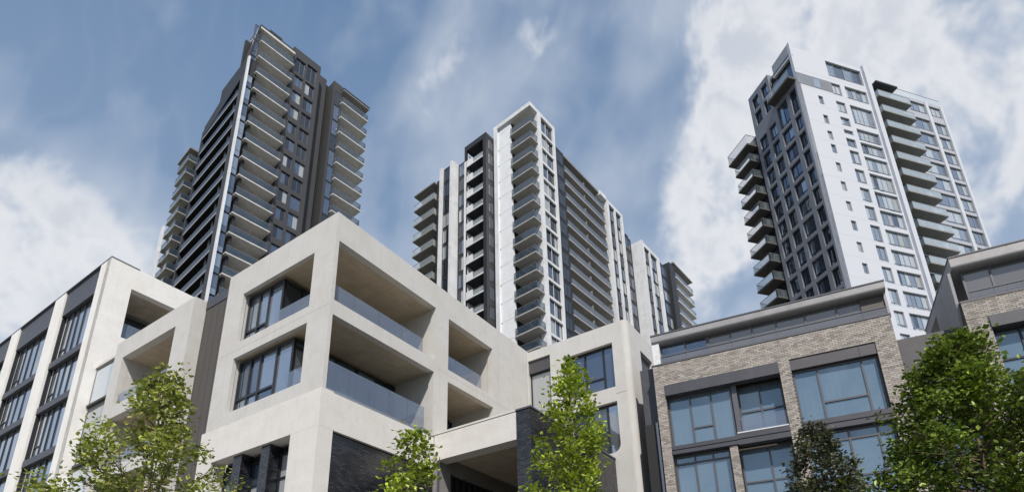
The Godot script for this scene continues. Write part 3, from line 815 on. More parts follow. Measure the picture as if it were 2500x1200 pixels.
# ---------------------------------------------------------------- dark tower, left
func tower_dark() -> void:
	begin("dark_tower", "dark apartment tower with stacked white-edged balconies, leftmost of the three towers", "tower", Vector3(-33.9687, 0, -60.4038), 41)
	var gd := [M.glass_dark, M.glass_dark, M.glass_deep]
	# masses
	bx("core", M.tower_dark, ID, 0.4, 18.0, 0, 88.3, -13.5, -3.5)
	bx("wall", M.tower_dark, FR(-3.0), -0.95, 5.0, 0, 88.4, -0.45, 0)
	# balcony stack
	for k in 17:
		var y := 86.35 - 3.005 * k
		win(FR(-3.0), 0.2, 4.9, y + 0.3, y + 2.85, 0.06, [1.4, 2.6, 3.8], [], M.frame, [M.glass_deep, M.glass_dark, M.glass_blind], 0.08, 0.06)
		balcony(FR(0), 0.0, 5.0, y, -3.0, 0, 0.17, M.slab, M.rail_dark, 1.0, "", 1.25, 0.05)
		win(FR(-0.5), -0.94, -0.1, y + 0.1, y + 2.9, 0, [], [[y + 1.0, -0.94, -0.1]], M.frame_grey, [M.glass_blue, M.glass_deep], 0.05, 0.06, "side_window")
	bx("roof_slab", M.slab, ID, -0.3, 5.0, 88.55, 88.95, -3.2, 0.02)
	bx("roof_edge", M.tower_dark, ID, -0.34, 5.0, 88.96, 89.2, -3.2, 0.05)
	var re := Mb.new()
	re.slab_of([Vector2(-1.19, 82.32), Vector2(-0.9, 82.32), Vector2(-0.3, 88.9), Vector2(-0.36, 89.2)], -1.4, -0.02)
	put("roof_edge", re.mesh(), M.tower_dark)
	bx("plant_room", M.tower_dark, ID, 1.2, 3.1, 89.2, 90.4, -3.0, -0.6)
	# white fin on the corner
	bx("corner_fin", M.white, ID, -1.19, -0.95, 0, 82.3, -0.45, 0.0)
	# window bay
	var holes := [[5.5, 7.05, 86.3, 89.1], [7.35, 8.95, 86.3, 89.45]]
	for k in 18:
		var y := 83.5 - 3.02 * k
		holes.append([5.6, 6.95, y + 0.15, y + 2.2])
		holes.append([7.35, 8.85, y, y + 2.3])
	wl("bay_wall", M.tower_brown, FR(-0.6), 5.0, 9.5, 0, 90.8, -0.5, 0, holes)
	bx("bay_side", M.tower_dark, ID, 5.0, 9.5, 0, 90.3, -3.6, -1.12)
	for h in holes:
		win(FR(-0.75), h[0], h[1], h[2], h[3], 0, [(h[0] + h[1]) / 2.0], [], M.frame_grey, [M.glass_dark, M.glass_deep, M.glass_dark, M.glass_deep, M.glass_dark, M.glass_blind], 0.07, 0.1)
	# bay panel joints
	for k in 18: bx("panel_joint", M.joint, FR(-0.6), 5.0, 9.5, 85.95 - 3.02 * k, 86.0 - 3.02 * k, -0.01, 0.003)
	bx("recess_wall", M.tower_brown, FR(-2.0), 9.502, 11.4, 0, 91.0, -0.4, 0)
	bx("recess_wall", M.black, FR(-2.4), 11.4, 12.0, 0, 90.5, -0.4, 0)
	for k in 20: bx("panel_joint", M.joint, FR(-2.0), 9.6, 11.4, 88.0 - 3.02 * k, 88.05 - 3.02 * k, -0.01, 0.003)
	# right wing
	wl("wing_wall", M.tower_brown, FR(-0.6), 11.9, 13.4, 0, 90.2, -1.6, 0)
	for k in 18: win(FR(-0.6), 12.2, 13.2, 85.6 - 3.0 * k, 88.4 - 3.0 * k, 0.04, [], [], M.frame, [M.glass_dark, M.glass_deep], 0.06, 0.05)
	bx("wing_wall", M.tower_dark, FR(-2.6), 13.4, 18.0, 0, 89.0, -0.45, 0)
	for k in 17:
		var y := 86.3 - 3.0 * k
		win(FR(-2.6), 13.6, 17.9, y + 0.3, y + 2.8, 0.06, [15.0, 16.4], [], M.frame, gd, 0.08, 0.06)
		balcony(FR(0), 13.25, 18.1, y, -2.6, 0, 0.17, M.slab, M.rail_dark, 1.0, "lr", 1.25, 0.05)
	bx("wing_roof", M.slab_grey, ID, 13.3, 18.2, 88.95, 89.2, -2.8, 0.0)
	bx("wing_roof_edge", M.tower_dark, ID, 13.25, 18.25, 89.201, 89.45, -2.85, 0.04)
	# dark left face with long galleries
	bx("gallery_wall", M.tower_dark, FL(0.35), -12.7, -0.46, 0, 79.0, -0.3, 0)
	bx("corner_pier", M.tower_brown, ID, -1.188, -0.96, 0, 82.4, -1.7, -0.452)
	var top := Mb.new()
	top.slab_of([Vector2(-0.46, 79.6), Vector2(-0.46, 82.6), Vector2(-12.7, 78.9), Vector2(-12.7, 76.6)], -1.5, 0.0)
	put("parapet", top.mesh(), M.tower_dark, FL(-1.19))
	for k in 16:
		var y := 76.3 - 2.85 * k
		var gs := bx("gallery_slab", M.black, FL(-1.19), -12.6, -1.72, y, y + 0.22, -1.5, -0.02)
		bx("slab_edge", M.gallery, ID, -12.6, -1.72, y - 0.04, y + 0.26, -0.018, 0.03, gs)
		glass_rail(gs, ID, -12.6, -1.72, y + 0.27, y + 1.2, -0.04, 2.7, M.rail_night, false)
		win(FL(0.3), -12.5, -1.8, y + 0.4, y + 2.7, 0, [-10.8, -9.0, -7.2, -5.4, -3.6], [], M.frame, [M.glass_dark], 0.1, 0.06)
	bx("end_pier", M.tower_dark, ID, -1.19, 0.3, 0, 78.2, -13.2, -12.702)
	# slim wing further back
	bx("wing", M.tower_dark, ID, 1.35, 7.0, 0, 82.4, -27, -22.0)
	bx("wing_roof", M.slab_grey, ID, 0.0, 7.0, 82.45, 82.75, -27, -21.9)
	for k in 15: balcony(FR(-22.0), 0.05, 1.36, 80.2 - 2.6 * k, -4.5, 0.0, 0.16, M.slab_mid, M.rail_dark, 0.95, "l", 1.3, 0.04)
	bx("wing_fin", M.white, ID, -0.6, -0.35, 0, 68.5, -26.0, -25.0)

# ---------------------------------------------------------------- black and white tower, centre
func tower_mid() -> void:
	begin("white_framed_tower", "black and white apartment tower with a white frame round its corner balconies, in the middle", "tower", Vector3(3.9174, 0, -69.8903), 39.5)
	var L := FL(0)
	var R := FR(0)
	var gd := [M.glass_dark, M.glass_deep, M.glass_dark, M.glass_blind]
	# white corner frame
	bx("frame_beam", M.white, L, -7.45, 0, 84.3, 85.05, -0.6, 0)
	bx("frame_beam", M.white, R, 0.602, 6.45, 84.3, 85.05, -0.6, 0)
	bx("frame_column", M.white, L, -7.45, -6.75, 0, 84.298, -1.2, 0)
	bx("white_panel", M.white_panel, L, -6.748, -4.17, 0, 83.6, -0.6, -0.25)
	for k in 18:
		bx("panel_joint", M.tower_grey, L, -6.74, -4.18, 83.0 - 3.15 * k, 83.04 - 3.15 * k, -0.26, -0.247)
		bx("panel_vent", M.joint, L, -6.62, -6.5, 79.7 - 3.15 * k, 79.85 - 3.15 * k, -0.25, -0.22)
	bx("frame_column", M.white, R, 1.85, 2.75, 0, 84.298, -1.0, 0)
	bx("frame_column", M.white, R, 5.9, 6.45, 0, 84.298, -1.0, 0)
	bx("frame_soffit", M.slab, ID, 0.3, 2.7, 84.1, 84.298, -4.17, -0.3)
	bx("core", M.tower_dark, ID, 2.0, 20.0, 0, 84.9, -7.4, -4.4)
	bx("core", M.tower_dark, ID, 2.78, 6.4, 0, 84.2, -4.3, -0.7)
	bx("core", M.tower_dark, ID, 0.6, 2.0, 0, 84.2, -7.4, -4.2)
	for k in 15:
		var y := 81.0 - 3.0 * k
		balcony(R, 0.08, 1.84, y, -4.15, -0.08, 0.2, M.slab_mid, M.rail_dark, 1.1, "l", 1.4, 0.05)
		bx("balcony_floor", M.slab_mid, ID, 1.842, 2.76, y, y + 0.2, -4.15, -1.02)
		win(FL(2.76), -4.1, -0.9, y + 0.3, y + 2.9, 0.02, [-3.0, -1.9], [], M.frame, gd, 0.08, 0.06)
	for k in 16:
		var y := 81.0 - 3.0 * k
		bx("white_spandrel", M.white, R, 2.752, 5.898, y, y + 0.42, -0.5, -0.06)
		win(FR(-0.3), 2.752, 5.898, y + 0.42, y + 3.0, 0, [4.2, 5.1], [], M.frame, gd, 0.07, 0.1)
		bx("white_mullion", M.white, R, 4.17, 4.23, y + 0.43, y + 2.99, -0.29, -0.22)
	# black volume with the niche balconies
	wl("black_wall", M.tower_dark, FL(-1.71), -12.25, -7.6, 0, 82.9, -0.3, 0, [[-11.8, -8.25, 0, 81.9]])
	bx("black_side", M.tower_dark, ID, -1.41, 2.0, 0, 82.9, -8.0, -7.602)
	bx("black_roof", M.tower_dark, ID, -1.41, 3.0, 82.3, 82.88, -12.25, -8.0)
	for k in 14: win(FR(-7.6), -1.2, -0.1, 80.0 - 3.1 * k, 82.2 - 3.1 * k, 0.03, [], [], M.frame, [M.glass_dark], 0.06, 0.05)
	bx("niche_back", M.white, ID, 0.2, 0.5, 0, 82.2, -12.2, -10.4)
	bx("niche_back", M.black, ID, 0.25, 0.5, 0, 82.2, -10.398, -8.002)
	bx("niche_edge", M.white, FL(-1.71), -12.25, -11.83, 0, 79.7, 0.001, 0.04)
	bx("niche_side", M.white, ID, -1.405, 0.2, 0, 81.2, -12.2, -11.82)
	for k in 16:
		var y := 78.3 - 3.12 * k
		var o := bx("niche_balcony", M.tower_dark, ID, -1.66, 0.2, y, y + 0.3, -11.8, -8.26)
		bx("slab_edge", M.white, ID, -1.7, -1.662, y + 0.1, y + 0.32, -11.8, -8.26, o)
		bx("white_upstand", M.white, ID, -1.69, -1.5, y + 0.33, y + 1.45, -11.78, -10.5, o)
		glass_rail(o, FL(-1.62), -11.7, -8.3, y + 0.31, y + 1.2, 0, 1.2, M.rail_clear, true)
		win(FL(0.2), -10.3, -8.4, y + 0.35, y + 2.7, 0, [-9.4], [], M.frame, [M.glass_dark, M.glass_deep], 0.07, 0.06)
	# glazed strip, white slab, glazed strip, white slab
	bx("strip_wall", M.tower_dark, FL(-1.5), -13.8, -12.26, 0, 80.3, -2.0, 0)
	for k in 15: win(FL(-1.5), -13.6, -12.3, 77.6 - 3.05 * k, 80.1 - 3.05 * k, 0.05, [-12.95], [], M.frame, gd, 0.07, 0.06)
	bx("white_slab", M.white, ID, -2.88, -1.2, 0, 80.5, -14.4, -13.82)
	bx("strip_wall", M.tower_dark, FL(-2.5), -16.2, -14.402, 0, 80.2, -2.0, 0)
	for k in 15: win(FL(-2.5), -16.1, -14.5, 77.4 - 3.05 * k, 79.9 - 3.05 * k, 0.05, [-15.3], [], M.frame, gd, 0.07, 0.06)
	bx("white_slab", M.white, ID, -2.88, -1.4, 0, 80.4, -16.8, -16.202)
	bx("strip_wall", M.tower_dark, FL(-2.3), -18.0, -16.802, 0, 79.0, -2.0, 0)
	bx("back_wall", M.tower_dark, FL(-1.2), -22.8, -18.0, 0, 78.2, -2.0, 0)
	bx("core", M.tower_dark, ID, 0.9, 8.0, 0, 78.0, -22.8, -7.5)
	for k in 11:
		var y := 75.2 - 3.08 * k
		balcony(FL(-1.2), -22.9, -18.0, y, 0, 1.7, 0.2, M.slab_grey, M.rail_clear, 1.05, "lr", 1.3, 0.05)
		win(FL(-1.2), -22.4, -18.2, y + 0.3, y + 2.7, 0.04, [-21.0, -19.6], [], M.frame, gd, 0.07, 0.06)
	bx("roof", M.slab_grey, ID, -2.95, 0, 78.35, 78.6, -22.95, -17.95)
	# long right side
	bx("side_mass", M.tower_dark, ID, 6.4, 50.0, 0, 82.0, -16.0, -5.3)
	bx("side_strip", M.tower_dark, FR(-2.5), 6.45, 12.5, 0, 86.0, -1.8, 0)
	for k in 15:
		for q in [[8.0, 9.6], [10.3, 12.1]]: win(FR(-2.5), q[0], q[1], 83.0 - 2.95 * k, 85.4 - 2.95 * k, 0.05, [(q[0] + q[1]) / 2.0], [], M.frame, [M.glass_dark], 0.07, 0.06)
	bx("gallery_wall", M.tower_dark, FR(-4.9), 12.5, 26.0, 0, 85.6, -0.4, 0)
	bx("gallery_roof", M.slab_grey, ID, 12.5, 26.0, 85.6, 86.0, -5.0, -2.5)
	for k in 13:
		var y := 82.5 - 2.86 * k
		balcony(FR(-2.5), 12.7, 25.6, y, -2.4, 0, 0.24, M.slab_mid, M.rail_frost, 1.0, "lr", 1.6, 0.06, [19.1])
		win(FR(-4.9), 13.0, 25.4, y + 0.4, y + 2.7, 0.05, [15.0, 17.0, 19.1, 21.2, 23.3], [], M.frame, gd, 0.08, 0.06)
	# second white frame
	bx("frame_column", M.white, FR(-2.2), 26.0, 26.75, 0, 85.6, -1.9, 0)
	bx("frame_column", M.white, FR(-2.2), 28.75, 29.2, 0, 84.898, -0.6, -0.002)
	bx("frame_column", M.white, FR(-2.2), 31.2, 31.9, 0, 85.6, -1.9, 0)
	bx("frame_beam", M.white, FR(-2.2), 26.752, 31.198, 84.9, 85.6, -1.9, 0)
	bx("frame_beam", M.white, FR(-2.2), 23.8, 25.998, 85.2, 86.1, -1.0, 0)
	bx("glazing_back", M.tower_dark, FR(-2.6), 26.76, 31.19, 0, 84.89, -1.4, 0)
	for k in 13:
		for q in [[26.76, 28.74], [29.21, 31.19]]: win(FR(-2.6), q[0], q[1], 81.9 - 3.0 * k, 84.4 - 3.0 * k, 0.08, [(q[0] + q[1]) / 2.0], [], M.frame, [M.glass_deep, M.glass_dark, M.glass_blind], 0.07, 0.07)
	bx("side_strip", M.tower_dark, FR(-3.0), 31.902, 35.9, 0, 82.6, -1.0, 0)
	for k in 12: win(FR(-3.0), 32.2, 35.6, 79.6 - 3.0 * k, 82.0 - 3.0 * k, 0.06, [33.3, 34.4], [], M.frame, [M.glass_deep, M.glass_dark], 0.07, 0.07)
	bx("roof_vent", M.black, ID, 34.4, 35.4, 82.6, 83.4, -4.0, -3.2)
	# projecting white wing
	bx("wing_side", M.white, ID, 35.9, 36.6, 0, 81.5, -6.0, -0.63)
	bx("frame_column", M.white, FR(-0.63), 38.75, 39.2, 0, 80.398, -0.6, -0.002)
	bx("frame_column", M.white, FR(-0.63), 42.0, 43.2, 0, 81.2, -1.9, 0)
	bx("frame_beam", M.white, FR(-0.63), 36.602, 41.998, 80.4, 81.2, -1.9, 0)
	bx("glazing_back", M.tower_dark, FR(-1.0), 36.61, 41.99, 0, 80.39, -1.4, 0)
	for k in 12:
		for q in [[36.62, 38.74], [39.21, 41.98]]: win(FR(-1.0), q[0], q[1], 77.3 - 3.0 * k, 79.9 - 3.0 * k, 0.08, [(q[0] + q[1]) / 2.0], [], M.frame, [M.glass_deep, M.glass_dark, M.glass_blind], 0.07, 0.07)
	bx("side_strip", M.tower_dark, FR(-1.2), 43.202, 48.0, 0, 81.5, -1.0, 0)
	for k in 12: win(FR(-1.2), 43.6, 47.4, 78.6 - 3.0 * k, 81.0 - 3.0 * k, 0.06, [44.9, 46.2], [], M.frame, [M.glass_deep, M.glass_dark, M.glass_blind], 0.07, 0.07)
	bx("dark_pier", M.tower_dark, FR(-0.63), 48.0, 50.3, 0, 83.2, -2.0, 0)
	bx("end_wall", M.tower_dark, FR(-2.4), 50.3, 58.0, 0, 83.0, -1.0, 0)
	bx("end_roof", M.slab_grey, ID, 50.3, 59.9, 84.3, 84.6, -4.0, -0.6)
	for k in 10: balcony(FR(-0.63), 50.9, 59.7, 80.9 - 3.0 * k, -1.8, 0, 0.3, M.slab, M.rail_glass, 1.05, "lr", 1.5, 0.06)

# ---------------------------------------------------------------- white and grey tower, right
func tower_right() -> void:
	begin("white_tower", "white and grey apartment tower with a pointed glass parapet, rightmost of the three towers", "tower", Vector3(39.4984, 0, -60.1986), 73)
	var R := FR(0)
	var L := FL(0)
	var gl := [M.glass_blue, M.glass_sky, M.glass_pale, M.glass_sky, M.glass_pale, M.glass_pale]
	var small := [74.42, 71.0, 68.2, 65.9, 62.85, 59.75, 56.6, 53.6, 50.4, 47.3, 44.2, 41.1]
	var mid := [[77.8, 75.65], [74.4, 72.4], [71.55, 70.05], [69.3, 68.55], [67.8, 66.3], [65.7, 63.4], [62.55, 60.3], [59.5, 57.3], [56.6, 54.3], [53.6, 51.1], [50.5, 48.2], [47.4, 45.1], [44.3, 42.0], [41.2, 39.0], [38.1, 35.9], [35.0, 32.8]]
	var wide := [[82.0, 79.1], [77.9, 75.6], [74.4, 71.0], [70.1, 68.05], [67.7, 65.7], [65.25, 62.8], [62.4, 59.7], [59.4, 56.7], [56.4, 54.0], [53.4, 51.0], [50.35, 48.0], [47.3, 45.0], [44.3, 42.0], [41.2, 38.9], [38.1, 35.8], [35.0, 32.7]]
	var holes := []
	for y in small: holes.append([2.95, 3.72, y - 1.5, y])
	for y in mid: holes.append([5.9, 7.42, y[1], y[0]])
	for y in wide: holes.append([8.22 if y != wide[0] else 5.9, 12.05, y[1], y[0]])
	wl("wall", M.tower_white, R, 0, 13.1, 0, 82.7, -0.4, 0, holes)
	for y in small: win(FR(-0.14), 2.95, 3.72, y - 1.5, y, 0, [], [], M.frame_light, [M.glass_blind, M.glass_blue], 0.06, 0.1)
	for y in mid: win(FR(-0.16), 5.9, 7.42, y[1], y[0], 0, [6.66], [[y[1] + 0.45, 5.9, 7.42]], M.frame_light, gl, 0.06, 0.1)
	for i in wide.size():
		var y: Array = wide[i]
		if i == 0: win(FR(-0.2), 5.9, 12.05, y[1], y[0], 0, [7.4, 9.0, 10.5], [[y[1] + 0.5, 5.9, 12.05]], M.frame_light, [M.glass_blue, M.glass_deep], 0.07, 0.1)
		else: win(FR(-0.2), 8.22, 12.05, y[1], y[0], 0, [8.9, 9.6, 10.3, 11.2], [[y[1] + 0.5, 8.22, 12.05]], M.frame_light, [M.glass_blue, M.glass_deep, M.glass_blind, M.glass_sky, M.glass_pale, M.glass_pale], 0.06, 0.1)
	for k in 14: bx("panel_seam", M.spandrel_light, R, 0.02, 12.28, 78.55 - 3.05 * k, 78.575 - 3.05 * k, -0.01, 0.003)
	bx("grey_band", M.tower_grey, R, 0.0, 5.88, 75.8, 77.8, 0.001, 0.03)
	win(FR(0.05), 2.7, 3.8, 75.85, 77.7, 0, [], [], M.frame_light, [M.glass_sky], 0.06, 0.03)
	bx("white_fin", M.tower_white, ID, 12.3, 13.05, 0, 82.9, -1.0, 0.4)
	bx("roof", M.tower_grey, ID, 0.4, 13.0, 81.8, 82.2, -8.8, -0.4)
	bx("roof_rail", M.steel, ID, 6.2, 12.6, 83.35, 83.4, -0.6, -0.55)
	for i in 6: bx("roof_rail_post", M.steel, ID, 6.3 + i * 1.25, 6.35 + i * 1.25, 82.7, 83.35, -0.6, -0.55)
	# grey left face with its grid of openings
	var lh := []
	for k in 15:
		var y := 74.3 - 3.05 * k
		var up := 1.5 if k == 0 else 0.0
		lh.append([-1.78, -0.66, y - 2.5, y + up])
		lh.append([-4.3, -2.4, y - 2.5, y + up])
		lh.append([-6.25, -4.9, y - 2.5, y])
		lh.append([-8.3, -6.85, y - 2.5, y])
	for h in [[-6.2, -5.0, 76.9, 79.2], [-8.2, -6.9, 76.9, 79.2], [-6.2, -5.0, 79.8, 82.0], [-8.2, -6.9, 79.8, 82.0]]: lh.append(h)
	wl("side_wall", M.tower_grey, L, -8.85, -0.402, 0, 76.5, -0.4, 0, lh)
	wl("side_wall", M.tower_grey, L, -8.85, -4.6, 76.502, 82.9, -0.4, 0, lh)
	wl("side_wall", M.tower_grey, L, -0.4, 0, 0, 76.5, -0.4, -0.002)
	bx("side_step", M.tower_grey, ID, 0.402, 3.0, 76.502, 82.9, -5.0, -4.602)
	for h in lh: win(FL(0.28), h[0], h[1], h[2], h[3], 0, [h[0] + (h[1] - h[0]) * 0.45], [[h[2] + 0.6, h[0], h[1]]], M.frame, [M.glass_dark, M.glass_deep, M.glass_deep, M.glass_dark, M.glass_blue], 0.06, 0.1)
	# pointed terrace at the top corner
	bx("terrace_slab", M.brown, ID, -1.25, 0.4, 76.52, 76.85, -4.5, -0.2)
	var tr := bx("terrace_screen", M.steel, L, -4.5, -0.2, 76.86, 76.92, 1.14, 1.2)
	glass_rail(tr, ID, -4.5, -0.2, 76.93, 78.0, 1.17, 1.1, M.rail_clear, true)
	var gp := Mb.new()
	gp.slab_of([Vector2(-3.5, 81.2), Vector2(0, 81.2), Vector2(0, 83.4), Vector2(-3.5, 83.1)], -0.03, -0.01)
	put("glass_parapet", gp.mesh(), M.rail_frost, L)
	bx("parapet_rail", M.white, L, -3.6, 0, 80.9, 81.15, -0.35, 0.02)
	win(FL(0.4), -4.55, -0.4, 76.9, 80.88, 0, [-3.2, -1.8], [], M.frame, [M.glass_deep], 0.07, 0.1)
	bx("corner_post", M.tower_white, ID, 0.003, 0.3, 76.5, 83.2, -0.39, -0.002)
	# balconies on the far left
	bx("back_wall", M.tower_dark, ID, 0.25, 3.0, 0, 76.0, -11.2, -8.86)
	for k in 12:
		var y := 70.9 - 2.9 * k
		balcony(FL(0.25), -12.6, -9.1, y, 0, 1.8, 0.24, M.slab_dark, M.rail_thin, 1.05, "lr", 1.2, 0.05)
		win(FL(0.25), -11.1, -9.3, y + 0.3, y + 2.5, 0.04, [-10.2], [], M.frame, [M.glass_dark, M.glass_deep], 0.07, 0.06)
	balcony(FL(0.25), -13.6, -9.1, 73.9, 0, 1.8, 0.28, M.slab_dark, M.rail_thin, 1.6, "lr", 1.2, 0.05)
	bx("core", M.tower_dark, ID, 3.0, 12.9, 0, 81.7, -11.2, -1.0)
	# recess and balconies beyond the white fin
	bx("recess_wall", M.tower_dark, FR(-6.0), 13.06, 20.0, 0, 84.0, -0.4, 0)
	for k in 17: win(FR(-6.0), 13.5, 19.6, 81.4 - 3.05 * k, 83.6 - 3.05 * k, 0.06, [15.0, 16.5, 18.0], [], M.frame, [M.glass_dark, M.glass_deep], 0.07, 0.07)
	var rh := [[27.2, 30.7, 84.5, 86.7], [31.2, 33.9, 84.5, 86.7]]
	for k in 17:
		var y := 83.25 - 3.03 * k
		rh.append([20.2, 30.7, y - 2.5, y])
		rh.append([31.4, 33.95, y - 2.5, y])
	bx("white_pier", M.tower_white, FR(-4.5), 30.75, 31.35, 0, 87.2, 0.002, 0.12)
	bx("white_pier", M.tower_white, FR(-4.5), 34.0, 34.5, 0, 87.2, 0.002, 0.12)
	wl("curtain_wall", M.spandrel_light, FR(-4.5), 20.0, 34.5, 0, 87.3, -0.4, 0, rh)
	for h in rh:
		var mu := [h[0] + (h[1] - h[0]) * 0.33, h[0] + (h[1] - h[0]) * 0.66]
		if h[1] - h[0] > 6.0: mu = [21.8, 23.4, 25.0, 26.4, 27.6, 29.2]
		win(FR(-4.66), h[0], h[1], h[2], h[3], 0, mu, [[h[2] + 0.5, h[0], h[1]]], M.frame_light, [M.glass_blue, M.glass_sky, M.glass_pale, M.glass_pale], 0.06, 0.1)
	bx("core", M.tower_white, ID, 13.0, 34.5, 0, 87.0, -14.0, -6.5)
	for k in 17:
		var y := 83.15 - 3.05 * k
		balcony(FR(-3.0), 19.0, 25.4, y, -1.48, 0, 0.22, M.slab_grey, M.rail_pale, 1.1, "lr", 1.6, 0.06)
	bx("canopy", M.tower_dark, ID, 19.4, 23.6, 86.3, 86.6, -6.0, -3.1)
	var rp := bx("roof_glass", M.steel, FR(-4.6), 24.0, 34.5, 87.3, 87.36, -0.03, 0.03)
	glass_rail(rp, ID, 24.0, 34.5, 87.37, 88.6, 0, 1.5, M.rail_clear, true)

# ---------------------------------------------------------------- trees
func leaf_mesh(l: float, wd: float, fold: float) -> ArrayMesh:
	var b := Mb.new()
	var tip := Vector3(0, l, -fold * 0.5)
	var base := Vector3.ZERO
	var mid := Vector3(0, l * 0.45, -fold)
	for s in [-1.0, 1.0]:
		var e := Vector3(s * wd * 0.5, l * 0.42, 0)
		var e2 := Vector3(s * wd * 0.34, l * 0.75, 0)
		var nn: Vector3 = (e - base).cross(mid - base) * s
		nn = nn.normalized()
		if nn.z < 0: nn = -nn
		b.tri(base, mid, e, nn)
		b.tri(mid, e2, e, nn)
		b.tri(mid, tip, e2, nn)
	return b.mesh()

func leaf_mat(back: float) -> StandardMaterial3D:
	var m := mat(Color.WHITE, 0.45, 0.0, 0.5)
	m.vertex_color_use_as_albedo = true
	m.cull_mode = BaseMaterial3D.CULL_DISABLED
	m.backlight_enabled = true
	m.backlight = Color(back, back, back)
	return m

# outline: [[share of height, radius], ...] from the crown's foot to its top
func tree(called: String, label: String, at: Vector3, h: float, foot: float, outline: Array, limbs: int, leaves: int, leaf: Vector3, cols: Array, bark: Material, seed_: int, sparse := 0.0, trunk_r := 0.07) -> void:
	var r := RandomNumberGenerator.new()
	r.seed = seed_
	cur = Node3D.new()
	cur.name = called
	add_child(cur, true)
	cur.position = at
	tag(cur, label, "tree", "street trees in front of the buildings")
	var wood := Mb.new()
	var spine := [Vector3.ZERO]
	var segs := 10
	var drift := Vector3.ZERO
	for i in range(1, segs + 1):
		drift += Vector3(r.randf_range(-1, 1), 0, r.randf_range(-1, 1)) * 0.018 * h / segs
		spine.append(Vector3(0, h * 0.97 * i / segs, 0) + drift * float(i) * 0.35)
	for i in segs:
		wood.tube(spine[i], spine[i + 1], lerpf(trunk_r, 0.008, float(i) / segs), lerpf(trunk_r, 0.008, float(i + 1) / segs), 7)
	var spots := []
	for k in limbs:
		var t := pow((k + r.randf()) / limbs, 0.85)
		var y := lerpf(foot, h * 0.98, t)
		var rad := 0.0
		for j in outline.size() - 1:
			if t >= outline[j][0] and t <= outline[j + 1][0]:
				rad = lerpf(outline[j][1], outline[j + 1][1], (t - outline[j][0]) / (outline[j + 1][0] - outline[j][0]))
		rad *= r.randf_range(0.5, 1.18)
		var a := k * 2.39996 + r.randf_range(-0.5, 0.5)
		var rise := rad * r.randf_range(0.35, 0.9)
		var y0 := maxf(foot * 0.8, y - rise)
		var fi := clampf(y0 / (h * 0.97) * segs, 0.0, segs - 0.01)
		var start: Vector3 = spine[int(fi)].lerp(spine[int(fi) + 1], fi - int(fi))
		var end := Vector3(cos(a) * rad, y, sin(a) * rad) + Vector3(start.x, 0, start.z)
		var bend := (start + end) / 2.0 + Vector3(0, -rise * 0.12, 0)
		var shade := r.randf()
		var lr := lerpf(trunk_r * 0.4, 0.012, t)
		wood.tube(start, bend, lr, lr * 0.6, 5)
		wood.tube(bend, end, lr * 0.6, 0.004, 5)
		var twigs := 4 + int(rad * 8.0)
		for q in twigs:
			var s := clampf(1.0 - absf(r.randfn(0.0, 0.34 if limbs > 80 else 0.28)), 0.15, 1.0)
			var p0: Vector3 = start.lerp(bend, s * 2.0) if s < 0.5 else bend.lerp(end, s * 2.0 - 1.0)
			var dirn: Vector3 = (Vector3(r.randf_range(-1, 1), r.randf_range(-0.5, 0.9), r.randf_range(-1, 1)) + (end - start).normalized() * 0.8).normalized()
			var tl := r.randf_range(0.15, 0.34) * (0.55 + 0.4 * rad)
			wood.tube(p0, p0 + dirn * tl, 0.005, 0.002, 3)
			spots.append([p0, dirn, tl, clampf(shade + r.randf_range(-0.25, 0.25), 0.0, 1.0)])
	put("trunk", wood.mesh(), bark)
	var mm := MultiMesh.new()
	mm.transform_format = MultiMesh.TRANSFORM_3D
	mm.use_colors = true
	mm.mesh = leaf_mesh(leaf.x, leaf.y, leaf.z)
	mm.instance_count = leaves
	for i in leaves:
		var s: Array = spots[r.randi() % spots.size()]
		if s[3] < sparse: s = spots[r.randi() % spots.size()]
		var f := r.randf_range(0.1, 1.1)
		var p: Vector3 = s[0] + s[1] * s[2] * f + Vector3(r.randfn(0, 1), r.randfn(0, 1), r.randfn(0, 1)) * leaf.x * 0.9
		var out: Vector3 = (s[1] + Vector3(r.randf_range(-1, 1), r.randf_range(-1.1, 0.4), r.randf_range(-1, 1)) * 0.9).normalized()
		var up := Vector3(r.randf_range(-0.7, 0.7), 1.0, r.randf_range(-0.7, 0.7)).normalized()
		var side: Vector3 = out.cross(up).normalized()
		if not side.is_finite() or side.length() < 0.5: side = Vector3.RIGHT
		var face: Vector3 = side.cross(out).normalized()
		var sc := r.randf_range(0.65, 1.25)
		mm.set_instance_transform(i, Transform3D(Basis(side, out, face).scaled_local(Vector3.ONE * sc), p))
		var c: Color = cols[r.randi() % cols.size()]
		mm.set_instance_color(i, c * r.randf_range(0.75, 1.2) * (0.6 + 0.75 * s[3]))
	var o := MultiMeshInstance3D.new()
	o.name = "foliage"
	o.multimesh = mm
	o.material_override = leaf_mat(0.75)
	cur.add_child(o, true)
	kind(o, "stuff")

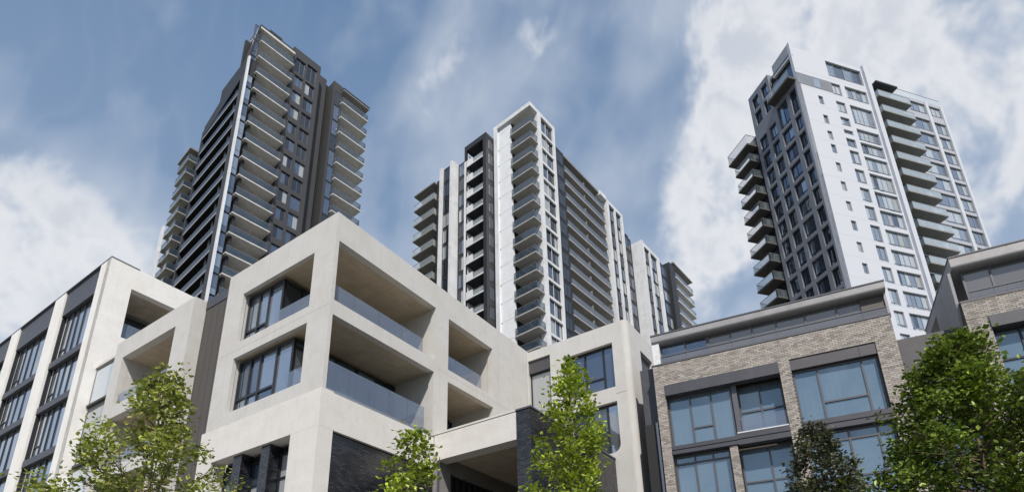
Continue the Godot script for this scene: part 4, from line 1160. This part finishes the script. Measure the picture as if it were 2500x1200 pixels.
func trees() -> void:
	var lime := [Color(0.35, 0.44, 0.04), Color(0.27, 0.37, 0.03), Color(0.42, 0.49, 0.065), Color(0.14, 0.21, 0.02)]
	var olive := [Color(0.33, 0.37, 0.07), Color(0.25, 0.31, 0.05), Color(0.42, 0.44, 0.11), Color(0.14, 0.19, 0.035)]
	var green := [Color(0.17, 0.25, 0.03), Color(0.12, 0.18, 0.025), Color(0.25, 0.33, 0.04), Color(0.07, 0.115, 0.02)]
	var dusk := [Color(0.065, 0.080, 0.040), Color(0.085, 0.085, 0.055), Color(0.045, 0.058, 0.03), Color(0.16, 0.18, 0.08)]
	tree("street_tree", "loose-leaved olive green tree in front of the left concrete buildings", Vector3(-5.72, 0, -9.2), 6.6, 1.4, [[0, 1.7], [0.5, 1.75], [0.7, 1.1], [0.85, 0.45], [1.0, 0.1]], 100, 16000, Vector3(0.078, 0.055, 0.012), olive, M.bark, 28, 0.2, 0.045)
	tree("street_tree_001", "smallest lime green tree, in front of the black brick under the loggias", Vector3(-2.55, 0, -13.7), 7.35, 3.2, [[0, 0.55], [0.5, 0.66], [0.8, 0.5], [1.0, 0.15]], 30, 2300, Vector3(0.13, 0.085, 0.02), lime, M.bark, 5, 0.2, 0.05)
	tree("street_tree_002", "tall slender lime green tree in front of the black brick wall and the courtyard building", Vector3(1.55, 0, -15.9), 10.3, 4.0, [[0, 0.95], [0.4, 1.1], [0.65, 0.85], [0.85, 0.45], [1.0, 0.12]], 52, 5200, Vector3(0.145, 0.09, 0.022), lime, M.bark_pale, 9, 0.25, 0.06)
	tree("street_tree_003", "largest dense dark green tree, at the lower right between the two brick houses", Vector3(8.65, 0, -10.8), 7.9, 2.4, [[0, 3.1], [0.35, 2.7], [0.6, 2.0], [0.8, 1.0], [1.0, 0.2]], 165, 48000, Vector3(0.10, 0.062, 0.016), green, M.bark, 14, 0.25, 0.11)
	tree("street_tree_004", "small dusky tree with dark leaves in front of the tan brick house", Vector3(6.05, 0, -11.5), 6.35, 2.4, [[0, 1.5], [0.35, 1.0], [0.6, 0.62], [1.0, 0.15]], 70, 11000, Vector3(0.085, 0.06, 0.012), dusk, M.bark, 33, 0.2, 0.06)
	tree("street_tree_005", "green tree mostly cut off by the right edge", Vector3(8.75, 0, -8.2), 6.2, 2.2, [[0, 1.1], [0.4, 1.0], [0.75, 0.6], [1.0, 0.15]], 60, 11000, Vector3(0.095, 0.062, 0.015), green, M.bark, 41, 0.2, 0.07)
